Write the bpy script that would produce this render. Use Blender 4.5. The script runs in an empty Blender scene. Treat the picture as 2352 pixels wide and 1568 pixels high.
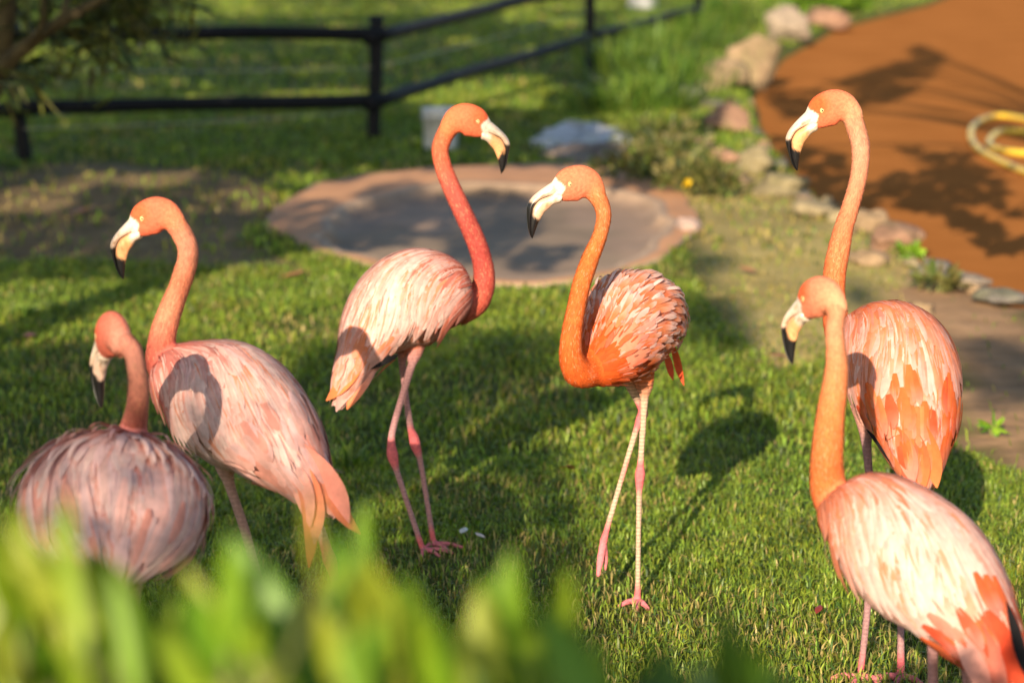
import bpy, math, random
import numpy as np
from mathutils import Vector, Matrix

random.seed(7)
rng = np.random.default_rng(7)
S = bpy.context.scene
COL = S.collection

# ------------------------------------------------------------------ camera
H = 1.94                      # camera height
PITCH = math.radians(10.53)   # looking down
F = 5553.0                    # focal length in pixels of a 2352 x 1568 picture
cam_d = bpy.data.cameras.new('camera')
cam = bpy.data.objects.new('camera', cam_d)
COL.objects.link(cam)
cam.location = (0, 0, H)
cam.rotation_euler = (math.pi / 2 - PITCH, 0, 0)
cam_d.sensor_width = 36.0
cam_d.lens = F / 2352.0 * 36.0
cam_d.clip_start = 0.05
cam_d.clip_end = 2000
cam_d.dof.use_dof = True
cam_d.dof.focus_distance = 6.15
cam_d.dof.aperture_fstop = 2.5
cam_d.dof.aperture_blades = 0
S.camera = cam

# ------------------------------------------------------------------ sky and sun
LD = np.array([0.235, 1.0, -0.385]); LD = LD / np.linalg.norm(LD)   # way the sunlight travels
ELEV = math.asin(-LD[2])
W = bpy.data.worlds.new('World'); S.world = W; W.use_nodes = True
nt = W.node_tree
sky = nt.nodes.new('ShaderNodeTexSky'); sky.sky_type = 'NISHITA'; sky.sun_disc = False
sky.sun_elevation = ELEV
sky.sun_rotation = math.radians(180 + 15)
bg = nt.nodes['Background']; bg.inputs['Strength'].default_value = 0.095
nt.links.new(sky.outputs[0], bg.inputs['Color'])
sun_d = bpy.data.lights.new('sun', 'SUN'); sun_d.energy = 5.0; sun_d.angle = math.radians(0.4)
sun_d.color = (1.0, 0.82, 0.60)
sun = bpy.data.objects.new('sun', sun_d); COL.objects.link(sun)
sun.rotation_euler = Vector(LD).to_track_quat('-Z', 'Y').to_euler()
sun.location = (-8, -30, 14)
S.view_settings.view_transform = 'Standard'
S.view_settings.look = 'None'
S.view_settings.exposure = 0.92
S.view_settings.gamma = 1.0
S.render.engine = 'CYCLES'
S.cycles.use_denoising = True
S.cycles.max_bounces = 6
S.cycles.transparent_max_bounces = 4
S.cycles.sample_clamp_indirect = 4.0

# ------------------------------------------------------------------ helpers
def unit(v):
    v = np.asarray(v, float)
    return v / max(np.linalg.norm(v), 1e-9)

def ray(px, py):
    cx = (px - 1176.0) / F; cy = (784.0 - py) / F
    return np.array([cx, math.cos(PITCH) + cy * math.sin(PITCH), -math.sin(PITCH) + cy * math.cos(PITCH)])

def P(px, py, Y):                       # the point on a pixel's ray at distance Y into the scene
    d = ray(px, py)
    return np.array([0, 0, H]) + d * (Y / d[1])

def G(px, py, z=0.0):                   # where a pixel's ray meets the ground
    d = ray(px, py)
    return np.array([0, 0, H]) + d * ((H - z) / -d[2])

def proj(p):
    p = np.asarray(p, float) - np.array([0, 0, H])
    f = np.array([0, math.cos(PITCH), -math.sin(PITCH)]); u = np.array([0, math.sin(PITCH), math.cos(PITCH)])
    w = p @ f
    return 1176 + F * p[..., 0] / w, 784 - F * (p @ u) / w

def mesh(name, verts, faces, col=None, smooth=True, extra=None):
    """verts (n,3); faces: array (m,k) or list of arrays; col: per-vertex colours (n,3)."""
    verts = np.asarray(verts, np.float32)
    if not isinstance(faces, list): faces = [faces]
    faces = [np.asarray(f, np.int32) for f in faces if len(f)]
    me = bpy.data.meshes.new(name)
    me.vertices.add(len(verts)); me.vertices.foreach_set('co', verts.ravel())
    nl = sum(f.size for f in faces); npoly = sum(len(f) for f in faces)
    me.loops.add(nl); me.polygons.add(npoly)
    me.loops.foreach_set('vertex_index', np.concatenate([f.ravel() for f in faces]))
    tot = np.concatenate([np.full(len(f), f.shape[1], np.int32) for f in faces])
    st = np.concatenate([[0], np.cumsum(tot)[:-1]]).astype(np.int32)
    me.polygons.foreach_set('loop_start', st); me.polygons.foreach_set('loop_total', tot)
    if smooth: me.polygons.foreach_set('use_smooth', np.ones(npoly, bool))
    if col is not None: setcol(me, col)
    if extra:
        for k, v in extra.items():
            a = me.attributes.new(k, 'FLOAT', 'POINT'); a.data.foreach_set('value', np.asarray(v, np.float32))
    me.update(calc_edges=True)
    return me

def setcol(me, col):
    col = np.asarray(col, np.float32)
    a = me.color_attributes.new('col', 'FLOAT_COLOR', 'POINT')
    a.data.foreach_set('color', np.concatenate([col, np.ones((len(col), 1), np.float32)], 1).ravel())

def obj(name, me, mat=None, parent=None, loc=None):
    o = bpy.data.objects.new(name, me); COL.objects.link(o)
    if mat is not None and me is not None and len(me.materials) == 0: me.materials.append(mat)
    if parent is not None: o.parent = parent
    if loc is not None: o.location = loc
    return o

def tag(o, label=None, cat=None, group=None, kind=None):
    if label: o['label'] = label
    if cat: o['category'] = cat
    if group: o['group'] = group
    if kind: o['kind'] = kind
    return o

def empty(name, loc):
    o = bpy.data.objects.new(name, None); COL.objects.link(o); o.location = tuple(loc)
    o.empty_display_size = 0.1
    return o

def lin(r, g, b):                       # 8-bit sRGB to linear
    c = np.array([r, g, b], float) / 255
    return np.where(c <= 0.04045, c / 12.92, ((c + 0.055) / 1.055) ** 2.4)

def crom(pts, n):
    """Catmull-Rom through rows of pts (k,d), n samples, centripetal-ish by chord length."""
    pts = np.asarray(pts, float)
    k = len(pts)
    d = np.linalg.norm(np.diff(pts[:, :3], axis=0), axis=1) + 1e-6
    t = np.concatenate([[0], np.cumsum(d)])
    m = np.zeros_like(pts)
    m[1:-1] = (pts[2:] - pts[:-2]) / (t[2:] - t[:-2])[:, None]
    m[0] = (pts[1] - pts[0]) / d[0]; m[-1] = (pts[-1] - pts[-2]) / d[-1]
    x = np.linspace(0, t[-1], n)
    i = np.clip(np.searchsorted(t, x, 'right') - 1, 0, k - 2)
    h = d[i]; s = ((x - t[i]) / h)[:, None]; h = h[:, None]
    return ((2*s**3 - 3*s**2 + 1) * pts[i] + (s**3 - 2*s**2 + s) * h * m[i]
            + (-2*s**3 + 3*s**2) * pts[i+1] + (s**3 - s**2) * h * m[i+1])

class Tube:
    """Loft of elliptical rings. sec rows: x,y,z,half_width,half_height; lat = sideways direction."""
    def __init__(self, sec, lat, n=40, m=24, power=2.0):
        q = crom(sec, n); q[:, 3:] = np.maximum(q[:, 3:], 0.0008)
        self.c = q[:, :3]; self.hw = q[:, 3]; self.hh = q[:, 4]
        T = np.gradient(self.c, axis=0); T /= np.linalg.norm(T, axis=1)[:, None] + 1e-12
        lat = unit(lat)
        Lv = lat[None] - (T @ lat)[:, None] * T
        Lv /= np.linalg.norm(Lv, axis=1)[:, None] + 1e-9
        U = np.cross(Lv, T)
        # keep U continuous
        for i in range(1, n):
            if U[i] @ U[i-1] < 0: U[i] *= -1; Lv[i] *= -1
        self.T, self.L, self.U = T, Lv, U
        th = np.linspace(0, 2*np.pi, m, endpoint=False)
        c_, s_ = np.cos(th), np.sin(th)
        e = 2.0 / power
        ca = np.sign(c_) * np.abs(c_)**e; sa = np.sign(s_) * np.abs(s_)**e
        self.th = th
        self.pos = (self.c[:, None] + self.hw[:, None, None] * ca[None, :, None] * Lv[:, None]
                    + self.hh[:, None, None] * sa[None, :, None] * U[:, None])
        du = np.gradient(self.pos, axis=0)
        dv = np.roll(self.pos, -1, 1) - np.roll(self.pos, 1, 1)
        nrm = np.cross(du, dv); nrm /= np.linalg.norm(nrm, axis=2)[..., None] + 1e-12
        out = self.pos - self.c[:, None]
        sgn = np.sign((nrm * out).sum(2)); sgn[sgn == 0] = 1
        self.flip = sgn.mean() < 0
        self.nrm = nrm * sgn[..., None]
        self.n, self.m = n, m
    def geo(self):
        n, m = self.n, self.m
        v = np.concatenate([self.pos.reshape(-1, 3), self.c[:1], self.c[-1:]])
        i, j = np.meshgrid(np.arange(n-1), np.arange(m), indexing='ij')
        j2 = (j + 1) % m
        q = np.stack([i*m+j, (i+1)*m+j, (i+1)*m+j2, i*m+j2], -1).reshape(-1, 4)
        a = np.arange(m); b = (a+1) % m
        t1 = np.stack([np.full(m, n*m), a, b], -1); t2 = np.stack([np.full(m, n*m+1), (n-1)*m+b, (n-1)*m+a], -1)
        if self.flip: q = q[:, ::-1]; t1 = t1[:, ::-1]; t2 = t2[:, ::-1]
        return v, q, np.concatenate([t1, t2])
    def sample(self, u, th):
        """u in 0..1, th angle; returns position and normal by bilinear lookup."""
        x = np.clip(u, 0, 1) * (self.n-1); i = np.clip(x.astype(int), 0, self.n-2); fx = (x-i)[..., None]
        y = (th / (2*np.pi)) % 1.0 * self.m; j = y.astype(int) % self.m; fy = (y - np.floor(y))[..., None]; j2 = (j+1) % self.m
        def bl(A): return (A[i, j]*(1-fx)*(1-fy) + A[i+1, j]*fx*(1-fy) + A[i, j2]*(1-fx)*fy + A[i+1, j2]*fx*fy)
        p = bl(self.pos); nn = bl(self.nrm)
        return p, nn / (np.linalg.norm(nn, axis=-1)[..., None] + 1e-9)

def join(geos):
    V, Q, T, o = [], [], [], 0
    for v, q, t in geos:
        V.append(v); Q.append(q + o); T.append(t + o); o += len(v)
    return np.concatenate(V), np.concatenate(Q), np.concatenate(T)

def tube_mesh(name, sec, lat=(0, 1, 0), n=24, m=12, col=None):
    v, q, t = Tube(sec, lat, n, m).geo()
    return mesh(name, v, [q, t], col=None if col is None else np.tile(col, (len(v), 1)))

# ------------------------------------------------------------------ materials
def new_mat(name):
    m = bpy.data.materials.new(name); m.use_nodes = True
    nt = m.node_tree; b = nt.nodes['Principled BSDF']
    return m, nt, b

def N(nt, typ, **kw):
    n = nt.nodes.new(typ)
    for k, v in kw.items():
        if hasattr(n, k): setattr(n, k, v)
    return n

def noise(nt, scale, detail=4, rough=0.6, coord='Object', vec_scale=None):
    tc = N(nt, 'ShaderNodeTexCoord'); nz = N(nt, 'ShaderNodeTexNoise')
    nz.inputs['Scale'].default_value = scale; nz.inputs['Detail'].default_value = detail
    nz.inputs['Roughness'].default_value = rough
    src = tc.outputs[coord]
    if vec_scale:
        mp = N(nt, 'ShaderNodeMapping'); mp.inputs['Scale'].default_value = vec_scale
        nt.links.new(src, mp.inputs['Vector']); src = mp.outputs[0]
    nt.links.new(src, nz.inputs['Vector'])
    return nz

def ramp(nt, fac, stops):
    r = N(nt, 'ShaderNodeValToRGB')
    el = r.color_ramp.elements
    while len(el) < len(stops): el.new(0.5)
    for e, (p, c) in zip(el, stops):
        e.position = p; e.color = (*c, 1)
    nt.links.new(fac, r.inputs[0])
    return r

def mixc(nt, a, b, fac, mode='MIX'):
    m = N(nt, 'ShaderNodeMix'); m.data_type = 'RGBA'; m.blend_type = mode
    for k, v in ((6, a), (7, b), (0, fac)):
        if hasattr(v, 'is_linked'): nt.links.new(v, m.inputs[k])
        else: m.inputs[k].default_value = v if k == 0 else (*v, 1)
    return m.outputs[2]

def bump(nt, b, height, strength=0.3, dist=0.01):
    bp = N(nt, 'ShaderNodeBump'); bp.inputs['Strength'].default_value = strength; bp.inputs['Distance'].default_value = dist
    nt.links.new(height, bp.inputs['Height']); nt.links.new(bp.outputs[0], b.inputs['Normal'])

def attr_mat(name, rough=0.6, spec=0.3, nscale=60, namt=0.25, bstr=0.2, bdist=0.003, trans=0.0, tint=(1, 1, 1), vec_scale=None, sss=0.0):
    """Colour from the mesh's own 'col' attribute, broken up by noise; optional light passing through."""
    m, nt, b = new_mat(name)
    at = N(nt, 'ShaderNodeVertexColor'); at.layer_name = 'col'
    nz = noise(nt, nscale, 3, vec_scale=vec_scale)
    r = ramp(nt, nz.outputs[0], [(0.25, (1-namt,)*3), (0.75, (1+namt*0.6,)*3)])
    c = mixc(nt, at.outputs[0], r.outputs[0], 1.0, 'MULTIPLY')
    nt.links.new(c, b.inputs['Base Color'])
    b.inputs['Roughness'].default_value = rough
    b.inputs['Specular IOR Level'].default_value = spec
    if bstr: bump(nt, b, nz.outputs[0], bstr, bdist)
    if sss:
        b.inputs['Subsurface Weight'].default_value = sss; b.inputs['Subsurface Radius'].default_value = (1, .4, .25)
        b.inputs['Subsurface Scale'].default_value = 0.008
    if trans:
        tr = N(nt, 'ShaderNodeBsdfTranslucent'); mx = N(nt, 'ShaderNodeMixShader'); mx.inputs[0].default_value = trans
        tc = mixc(nt, c, tint, 1.0, 'MULTIPLY')
        nt.links.new(tc, tr.inputs['Color'])
        nt.links.new(b.outputs[0], mx.inputs[1]); nt.links.new(tr.outputs[0], mx.inputs[2])
        nt.links.new(mx.outputs[0], nt.nodes['Material Output'].inputs['Surface'])
    return m

def flat_mat(name, stops, scale=8, rough=0.7, bstr=0.4, bdist=0.02, spec=0.3, detail=6, vec_scale=None):
    m, nt, b = new_mat(name)
    nz = noise(nt, scale, detail, vec_scale=vec_scale)
    r = ramp(nt, nz.outputs[0], stops)
    nt.links.new(r.outputs[0], b.inputs['Base Color'])
    b.inputs['Roughness'].default_value = rough; b.inputs['Specular IOR Level'].default_value = spec
    if bstr: bump(nt, b, nz.outputs[0], bstr, bdist)
    return m

M = {}
M['skin'] = attr_mat('flamingo_skin', 0.75, 0.15, 130, 0.30, 0.55, 0.004)
M['feather'] = attr_mat('feather', 0.7, 0.15, 45, 0.18, 0.15, 0.002, trans=0.24, tint=(1.1, .9, .88))
M['bill'] = attr_mat('bill', 0.32, 0.5, 150, 0.22, 0.12, 0.001)
M['grass'] = attr_mat('grass_blade', 0.45, 0.4, 3.0, 0.30, 0.0, trans=0.35, tint=(1.25, 1.25, .5))
M['leaf'] = attr_mat('shrub_leaf', 0.42, 0.4, 14, 0.22, 0.1, 0.002, trans=0.32, tint=(1.3, 1.25, .4))
M['ground'] = attr_mat('soil_and_turf', 0.95, 0.1, 5.0, 0.35, 0.6, 0.03)
M['stone'] = attr_mat('rock', 0.9, 0.2, 9.0, 0.38, 0.9, 0.05)
M['bark'] = flat_mat('bark', [(.3, (.04, .03, .016)), (.7, (.13, .10, .045))], 14, .9, .8, .03, vec_scale=(1, 1, .25))
M['fence'] = flat_mat('tarred_pole', [(.35, (.006, .007, .009)), (.70, (.012, .012, .014)), (.76, (.08, .055, .04))], 5, .65, .3, .01, .2)
M['white_plastic'] = flat_mat('white_plastic', [(.3, (.62, .64, .66)), (.7, (.78, .79, .8))], 6, .45, .05, .002, .5)
M['metal'] = flat_mat('galvanised_wire', [(.3, (.35, .35, .33)), (.7, (.5, .5, .48))], 20, .4, 0, 0, .6)
M['wood'] = flat_mat('stem', [(.3, (.10, .12, .03)), (.7, (.2, .2, .07))], 20, .8, .3, .01)
M['hose'] = flat_mat('yellow_hose', [(.3, (.60, .42, .035)), (.7, (.70, .50, .05))], 9, .4, .05, .002, .5)
M['eye'] = flat_mat('eye_yellow', [(.3, (.60, .49, .20)), (.7, (.66, .56, .28))], 90, .12, 0, 0, .6)
M['pupil'] = flat_mat('pupil', [(.3, (.004, .004, .004)), (.7, (.008, .007, .006))], 30, .1, 0, 0, .6)

def water_mat():
    m, nt, b = new_mat('muddy_water')
    nz = noise(nt, 1.2, 4); r = ramp(nt, nz.outputs[0], [(.3, (.30, .112, .030)), (.7, (.39, .150, .042))])
    nt.links.new(r.outputs[0], b.inputs['Base Color'])
    b.inputs['Roughness'].default_value = 0.3; b.inputs['Specular IOR Level'].default_value = 0.0
    n2 = noise(nt, 9, 2); bump(nt, b, n2.outputs[0], 0.06, 0.01)
    return m
M['water'] = water_mat()
M['concrete'] = attr_mat('worn_concrete', 0.75, 0.25, 4.0, 0.22, 0.3, 0.01)

# ------------------------------------------------------------------ ground, water, basin
def vnoise(x, y, seed=0):
    r = np.random.default_rng(seed).random((64, 64))
    xi = np.floor(x).astype(int); yi = np.floor(y).astype(int); fx = x - xi; fy = y - yi
    fx = fx*fx*(3-2*fx); fy = fy*fy*(3-2*fy)
    a = r[xi % 64, yi % 64]; b = r[(xi+1) % 64, yi % 64]; c = r[xi % 64, (yi+1) % 64]; d = r[(xi+1) % 64, (yi+1) % 64]
    return a*(1-fx)*(1-fy) + b*fx*(1-fy) + c*(1-fx)*fy + d*fx*fy

def fbm(x, y, s=1.0, seed=0, oct=4):
    v = 0; a = .5; t = 0
    for k in range(oct):
        v = v + a*vnoise(x*s*2**k + 13.7*k, y*s*2**k + 5.1*k, seed+k); t += a; a *= .5
    return v / t

def inside(poly, x, y):
    poly = np.asarray(poly, float); r = np.zeros(np.shape(x), bool)
    n = len(poly); j = n-1
    for i in range(n):
        xi, yi = poly[i]; xj, yj = poly[j]
        c = ((yi > y) != (yj > y)) & (x < (xj-xi)*(y-yi)/(yj-yi+1e-12)+xi)
        r ^= c; j = i
    return r

def smooth(e0, e1, x):
    t = np.clip((x-e0)/(e1-e0), 0, 1); return t*t*(3-2*t)

bank_px = [(2352, 690), (2230, 650), (2150, 600), (2090, 560), (1990, 505), (1890, 440), (1790, 345), (1745, 270), (1730, 200), (1800, 120), (1930, 52)]
bank = np.array([G(*p)[:2] for p in bank_px])
bank_x = np.concatenate([[9.0, 6.0, 4.0, 3.0], bank[:, 0], [7.5, 12.0, 60]])
bank_y = np.concatenate([[2.0, 6.5, 9.0, 10.4], bank[:, 1], [44, 60, 200]])
def bank_at(y): return np.interp(y, bank_y, bank_x)

apron_px = [(598, 508), (640, 474), (720, 430), (840, 402), (1000, 387), (1210, 379), (1330, 384), (1450, 402), (1560, 440), (1602, 490), (1585, 545), (1510, 605), (1400, 640), (1250, 663), (1130, 662), (1000, 648), (850, 618), (740, 584), (650, 548)]
pool_px = [(738, 552), (762, 507), (830, 465), (930, 440), (1020, 430), (1130, 424), (1250, 428), (1400, 442), (1490, 470), (1530, 520), (1490, 580), (1400, 622), (1250, 650), (1130, 650), (1000, 636), (870, 606), (780, 578)]
apron = np.array([G(*p)[:2] for p in apron_px]); pool = np.array([G(*p)[:2] for p in pool_px])

dirt_px = [(2120, 590), (2352, 690), (2420, 760), (2420, 1120), (2290, 1075), (2205, 1030), (2175, 960), (2190, 880), (2150, 760), (2080, 680)]
dry_px = [(1560, 430), (1780, 380), (2020, 520), (2140, 620), (2180, 740), (1960, 760), (1800, 860), (1620, 700), (1580, 600)]
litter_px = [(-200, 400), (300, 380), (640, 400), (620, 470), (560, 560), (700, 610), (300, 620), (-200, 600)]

def masks(x, y):
    z = np.zeros_like(x)
    px, py = proj(np.stack([x, y, z], -1))
    behind = y < 3
    wob = (fbm(x, y, 1.7, 3)-.5)*70
    d = inside(dirt_px, px+wob, py+wob*.6) & ~behind
    dr = inside(dry_px, px+wob, py+wob) & ~behind
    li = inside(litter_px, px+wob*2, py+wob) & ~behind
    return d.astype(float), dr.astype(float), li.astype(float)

def height(x, y):
    b = bank_at(y)
    z = -0.42*smooth(-0.15, 0.45, x-b) + 0.012*(fbm(x, y, .8, 11)-.5)
    return z

gx = np.concatenate([[-400, -150, -60, -30, -18], np.arange(-12, 14.01, .17), [18, 30, 60, 150, 400]])
gy = np.concatenate([[-300, -100, -40, -20, -10, -5, -2, 0, 1.5], np.arange(3, 30, .17), np.arange(30, 60, .5), [70, 90, 130, 200, 400, 900]])
GX, GY = np.meshgrid(gx, gy, indexing='ij')
GZ = height(GX, GY)
shr = apron.mean(0) + (apron-apron.mean(0))*.93
GZ = np.where(inside(shr, GX, GY), -.32, GZ)
D, DR, LI = masks(GX, GY)
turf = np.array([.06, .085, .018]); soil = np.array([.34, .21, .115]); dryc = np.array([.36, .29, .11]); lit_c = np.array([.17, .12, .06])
n1 = fbm(GX, GY, 1.1, 21)[..., None]
gc = turf*(0.8+.6*n1) + np.array([.03, .01, 0])*n1
gc = gc*(1-DR[..., None]) + DR[..., None]*(dryc*(.7+.6*n1))
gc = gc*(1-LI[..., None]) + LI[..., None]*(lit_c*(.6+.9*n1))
gc = gc*(1-D[..., None]) + D[..., None]*(soil*(.75+.5*n1))
mud = smooth(-.05, .2, GX-bank_at(GY))[..., None]
gc = gc*(1-mud) + mud*np.array([.12, .075, .04])
nx, ny = GX.shape
i, j = np.meshgrid(np.arange(nx-1), np.arange(ny-1), indexing='ij')
q = np.stack([i*ny+j, (i+1)*ny+j, (i+1)*ny+j+1, i*ny+j+1], -1).reshape(-1, 4)
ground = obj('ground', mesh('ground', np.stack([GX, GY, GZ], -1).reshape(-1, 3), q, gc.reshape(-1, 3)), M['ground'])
tag(ground, 'lawn ground with bare soil patches between basin and pond', kind='structure')

# pond water: a strip from the bank outward
yy = np.concatenate([np.arange(6, 46, .5), [60, 120, 200]])
wv = np.concatenate([np.stack([bank_at(yy)-.35, yy, np.full(len(yy), -.085)], 1), np.stack([bank_at(yy)+40, yy, np.full(len(yy), -.085)], 1)])
k = np.arange(len(yy)-1); n_ = len(yy)
water = obj('pond_water', mesh('pond_water', wv, np.stack([k, k+n_, k+n_+1, k+1], -1)), M['water'])
tag(water, 'brown muddy pond water beyond the row of bank stones', kind='structure')

# shallow concrete basin
def radial(poly, c, th):
    poly = np.asarray(poly); n = len(poly); R = np.zeros(len(th))
    for a, t in enumerate(th):
        d = np.array([math.cos(t), math.sin(t)]); best = 0
        for i in range(n):
            p = poly[i]-c; e = poly[(i+1) % n]-poly[i]
            den = d[0]*e[1]-d[1]*e[0]
            if abs(den) < 1e-9: continue
            r = (p[0]*e[1]-p[1]*e[0])/den; s = (p[0]*d[1]-p[1]*d[0])/den
            if r > 0 and -1e-6 <= s <= 1+1e-6: best = max(best, r)
        R[a] = best
    k = np.array([1, 2, 3, 2, 1.])/9
    return sum(np.roll(R, s-2)*k[s] for s in range(5))
bc = pool.mean(0); th = np.linspace(0, 2*np.pi, 180, endpoint=False)
Ro = radial(apron, bc, th); Ro = Ro*(1+.10*(fbm(np.cos(th)*6+9, np.sin(th)*6+9, 1, 8)-.5)); Ri = np.minimum(radial(pool, bc, th)*(1+.16*(fbm(np.cos(th)*5, np.sin(th)*5+20, 1, 18)-.5)), Ro-.07)
prof = [(0.001, -.06, 0)]+[(f_, -.06, 0) for f_ in np.linspace(.08, .8, 12)]+[(.88, -.055, 0), (.95, -.04, 0), (.985, -.01, .4), (1.0, .018, .9), (1.02, .024, .9), (1.045, .018, .4)]
rows, cols = [], []
c_in = np.array([.29, .20, .14]); c_rim = np.array([.40, .28, .19]); c_ap = np.array([.50, .255, .125])
for f, z, w in prof:
    r = Ri*f; x = bc[0]+r*np.cos(th); y = bc[1]+r*np.sin(th)
    rows.append(np.stack([x, y, np.full(len(th), z)], 1)); n2 = fbm(x, y, 1.3, 5)[:, None]
    st_ = smooth(.5, .62, fbm(x, y*.6, 1.1, 15))[:, None]*.45*(1-w); cols.append(((c_in*(1-w)+c_rim*w)*(1-st_)+np.array([.15, .12, .07])*st_)*(.7+.6*n2))
for f in (.05, .3, .6, .9, .97, 1.0):
    r = Ri*1.06*(1-f)+np.maximum(Ro, Ri*1.06+.02)*f; x = bc[0]+r*np.cos(th); y = bc[1]+r*np.sin(th)
    z = .02+.006*np.sin(f*3)+.01*(fbm(x, y, 2, 9)-.5); z = z if f < .99 else np.full(len(th), -.08)
    rows.append(np.stack([x, y, z], 1)); n2 = fbm(x, y, 1.3, 6)[:, None]
    edge = 1.0 if f > .95 else 0
    cols.append((c_ap*(1-edge)+c_rim*edge)*(.8+.4*n2))
R_, m_ = len(rows), len(th)
i, j = np.meshgrid(np.arange(R_-1), np.arange(m_), indexing='ij'); j2 = (j+1) % m_
q = np.stack([i*m_+j, (i+1)*m_+j, (i+1)*m_+j2, i*m_+j2], -1).reshape(-1, 4)
basin = obj('concrete_basin', mesh('concrete_basin', np.concatenate(rows), q, np.concatenate(cols)), M['concrete'])
tag(basin, 'shallow oval concrete basin sunk in the lawn with pinkish apron', 'basin')

# ------------------------------------------------------------------ lawn blades
def blades(x, y, hgt, wid, col, lean=.6, z0=None, seed=1, ang=None):
    r = np.random.default_rng(seed); n = len(x)
    a = r.random(n)*2*np.pi if ang is None else ang
    d = np.stack([np.cos(a), np.sin(a)], 1); s = np.stack([-d[:, 1], d[:, 0]], 1)
    l = lean*(.3+r.random(n)); z0 = height(x, y) if z0 is None else z0
    tw = (r.random(n)-.5)*1.2
    s = s*np.cos(tw)[:, None] + d*np.sin(tw)[:, None]
    V = np.zeros((n, 5, 3), np.float32)
    b = np.stack([x, y], 1)
    V[:, 0, :2] = b - s*wid[:, None]*.4; V[:, 1, :2] = b + s*wid[:, None]*.4
    mid = b + d*(hgt*l*.35)[:, None]
    V[:, 2, :2] = mid + s*wid[:, None]*.5; V[:, 3, :2] = mid - s*wid[:, None]*.5
    V[:, 4, :2] = b + d*(hgt*l)[:, None]
    V[:, 0, 2] = V[:, 1, 2] = z0-.006; V[:, 2, 2] = V[:, 3, 2] = z0+hgt*.6
    V[:, 4, 2] = z0+hgt*np.clip(1.05-l*.35, .45, 1)
    k = np.arange(n)[:, None]*5
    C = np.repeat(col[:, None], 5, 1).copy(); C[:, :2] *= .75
    return V.reshape(-1, 3), k+np.array([[0, 1, 2, 3]]), k+np.array([[3, 2, 4]]), C.reshape(-1, 3)

def lawn(n, y0, y1, hr, wr, seed):
    r = np.random.default_rng(seed)
    y = y0+(y1-y0)*r.random(n)
    y = np.sqrt(y0**2+(y1**2-y0**2)*r.random(n))
    hw = y*(1176/F)*1.2+.6
    x = (r.random(n)*2-1)*hw
    D, DR, LI = masks(x, y)
    keep = ~inside(apron, x, y) & (x < bank_at(y)-.05)
    keep &= r.random(n) > D*.985
    keep &= r.random(n) > DR*.75
    keep &= r.random(n) > LI*.88
    patch = fbm(x, y, 2.2, 31); thin = smooth(.54, .68, fbm(x, y, 1.3, 35)); keep &= r.random(n) < (.45+patch)*(1-.55*thin)
    x, y, DR, LI, patch, thin = x[keep], y[keep], DR[keep], LI[keep], patch[keep], thin[keep]; n = len(x)
    h = hr[0]+(hr[1]-hr[0])*r.random(n)**1.4; h = h*(.55+.9*patch)*(1-.35*DR)
    w = wr[0]+(wr[1]-wr[0])*r.random(n)
    base = np.array([.185, .315, .036]); c = base*(.55+.9*r.random((n, 1)))
    c[:, 0] *= 1+.9*r.random(n)*patch
    dry = r.random(n) < (.06+.5*DR+.3*LI+.28*thin)
    c[dry] = np.array([.44, .35, .12])*(.6+.7*r.random((dry.sum(), 1)))
    dk = r.random(n) < .12; c[dk] = np.array([.06, .13, .025])*(.6+.8*r.random((dk.sum(), 1)))
    return blades(x, y, h, w, c, .9, seed=seed+1)

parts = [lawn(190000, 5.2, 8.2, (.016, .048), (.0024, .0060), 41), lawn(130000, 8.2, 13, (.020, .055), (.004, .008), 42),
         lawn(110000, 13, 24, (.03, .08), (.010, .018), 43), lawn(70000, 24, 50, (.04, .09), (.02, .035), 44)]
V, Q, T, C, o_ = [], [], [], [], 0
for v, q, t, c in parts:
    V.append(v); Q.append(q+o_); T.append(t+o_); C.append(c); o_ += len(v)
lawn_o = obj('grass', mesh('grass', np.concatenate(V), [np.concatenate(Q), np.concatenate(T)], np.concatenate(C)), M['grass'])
tag(lawn_o, 'short green lawn grass with dry blades around the flamingos', kind='stuff')
ground['category'] = 'ground'; water['category'] = 'water'; lawn_o['category'] = 'grass'

# ------------------------------------------------------------------ flamingos
# head profile in picture pixels of the sharpest bird, eye at the origin, f = towards the bill, u = up
RIDGE = np.array([(24, 11), (43, -1), (63, -13), (84, -29), (93, -41), (97, -51), (97, -68), (95.5, -98), (91, -118), (84.5, -127)], float)
GAPE = np.array([(16, -22), (37, -26), (53, -29.5), (68, -35), (76, -42.5), (82, -51), (88.5, -64), (91.5, -92), (89.4, -113), (85.5, -125)], float)
UNDER = np.array([(20, -45), (36, -48), (46, -58.5), (54.5, -64), (60, -72), (65, -81), (71, -91), (77, -108), (80.5, -118), (84, -126.5)], float)
BWID = np.array([17, 15.5, 14, 13, 12.5, 12, 11, 8.5, 5.5, 1.5])
SKULL = [(40, -23, 9, 16), (28, -18, 15, 25), (14, -12, 20, 34), (0, -5.5, 23.5, 40), (-15, -1.5, 26, 42), (-32, 0, 27, 41), (-50, -7, 25, 36), (-64, -22, 22, 27), (-72, -40, 19, 20)]
FACE_U = [-60, -42, -36, -24, -10, -4, 2, 8, 20]
FACE_F = [32, 29, 24, 18, 11, 14, 20, 28, 32]
REF = 5553.0/6.4            # pixels per metre where the profile was measured
CORAL = lin(243, 108, 62); NK = np.array([.76, .80, .90])
birds_pts = []              # (x, y, z, r) of every bird, to keep tree shade off sunlit plumage

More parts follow.
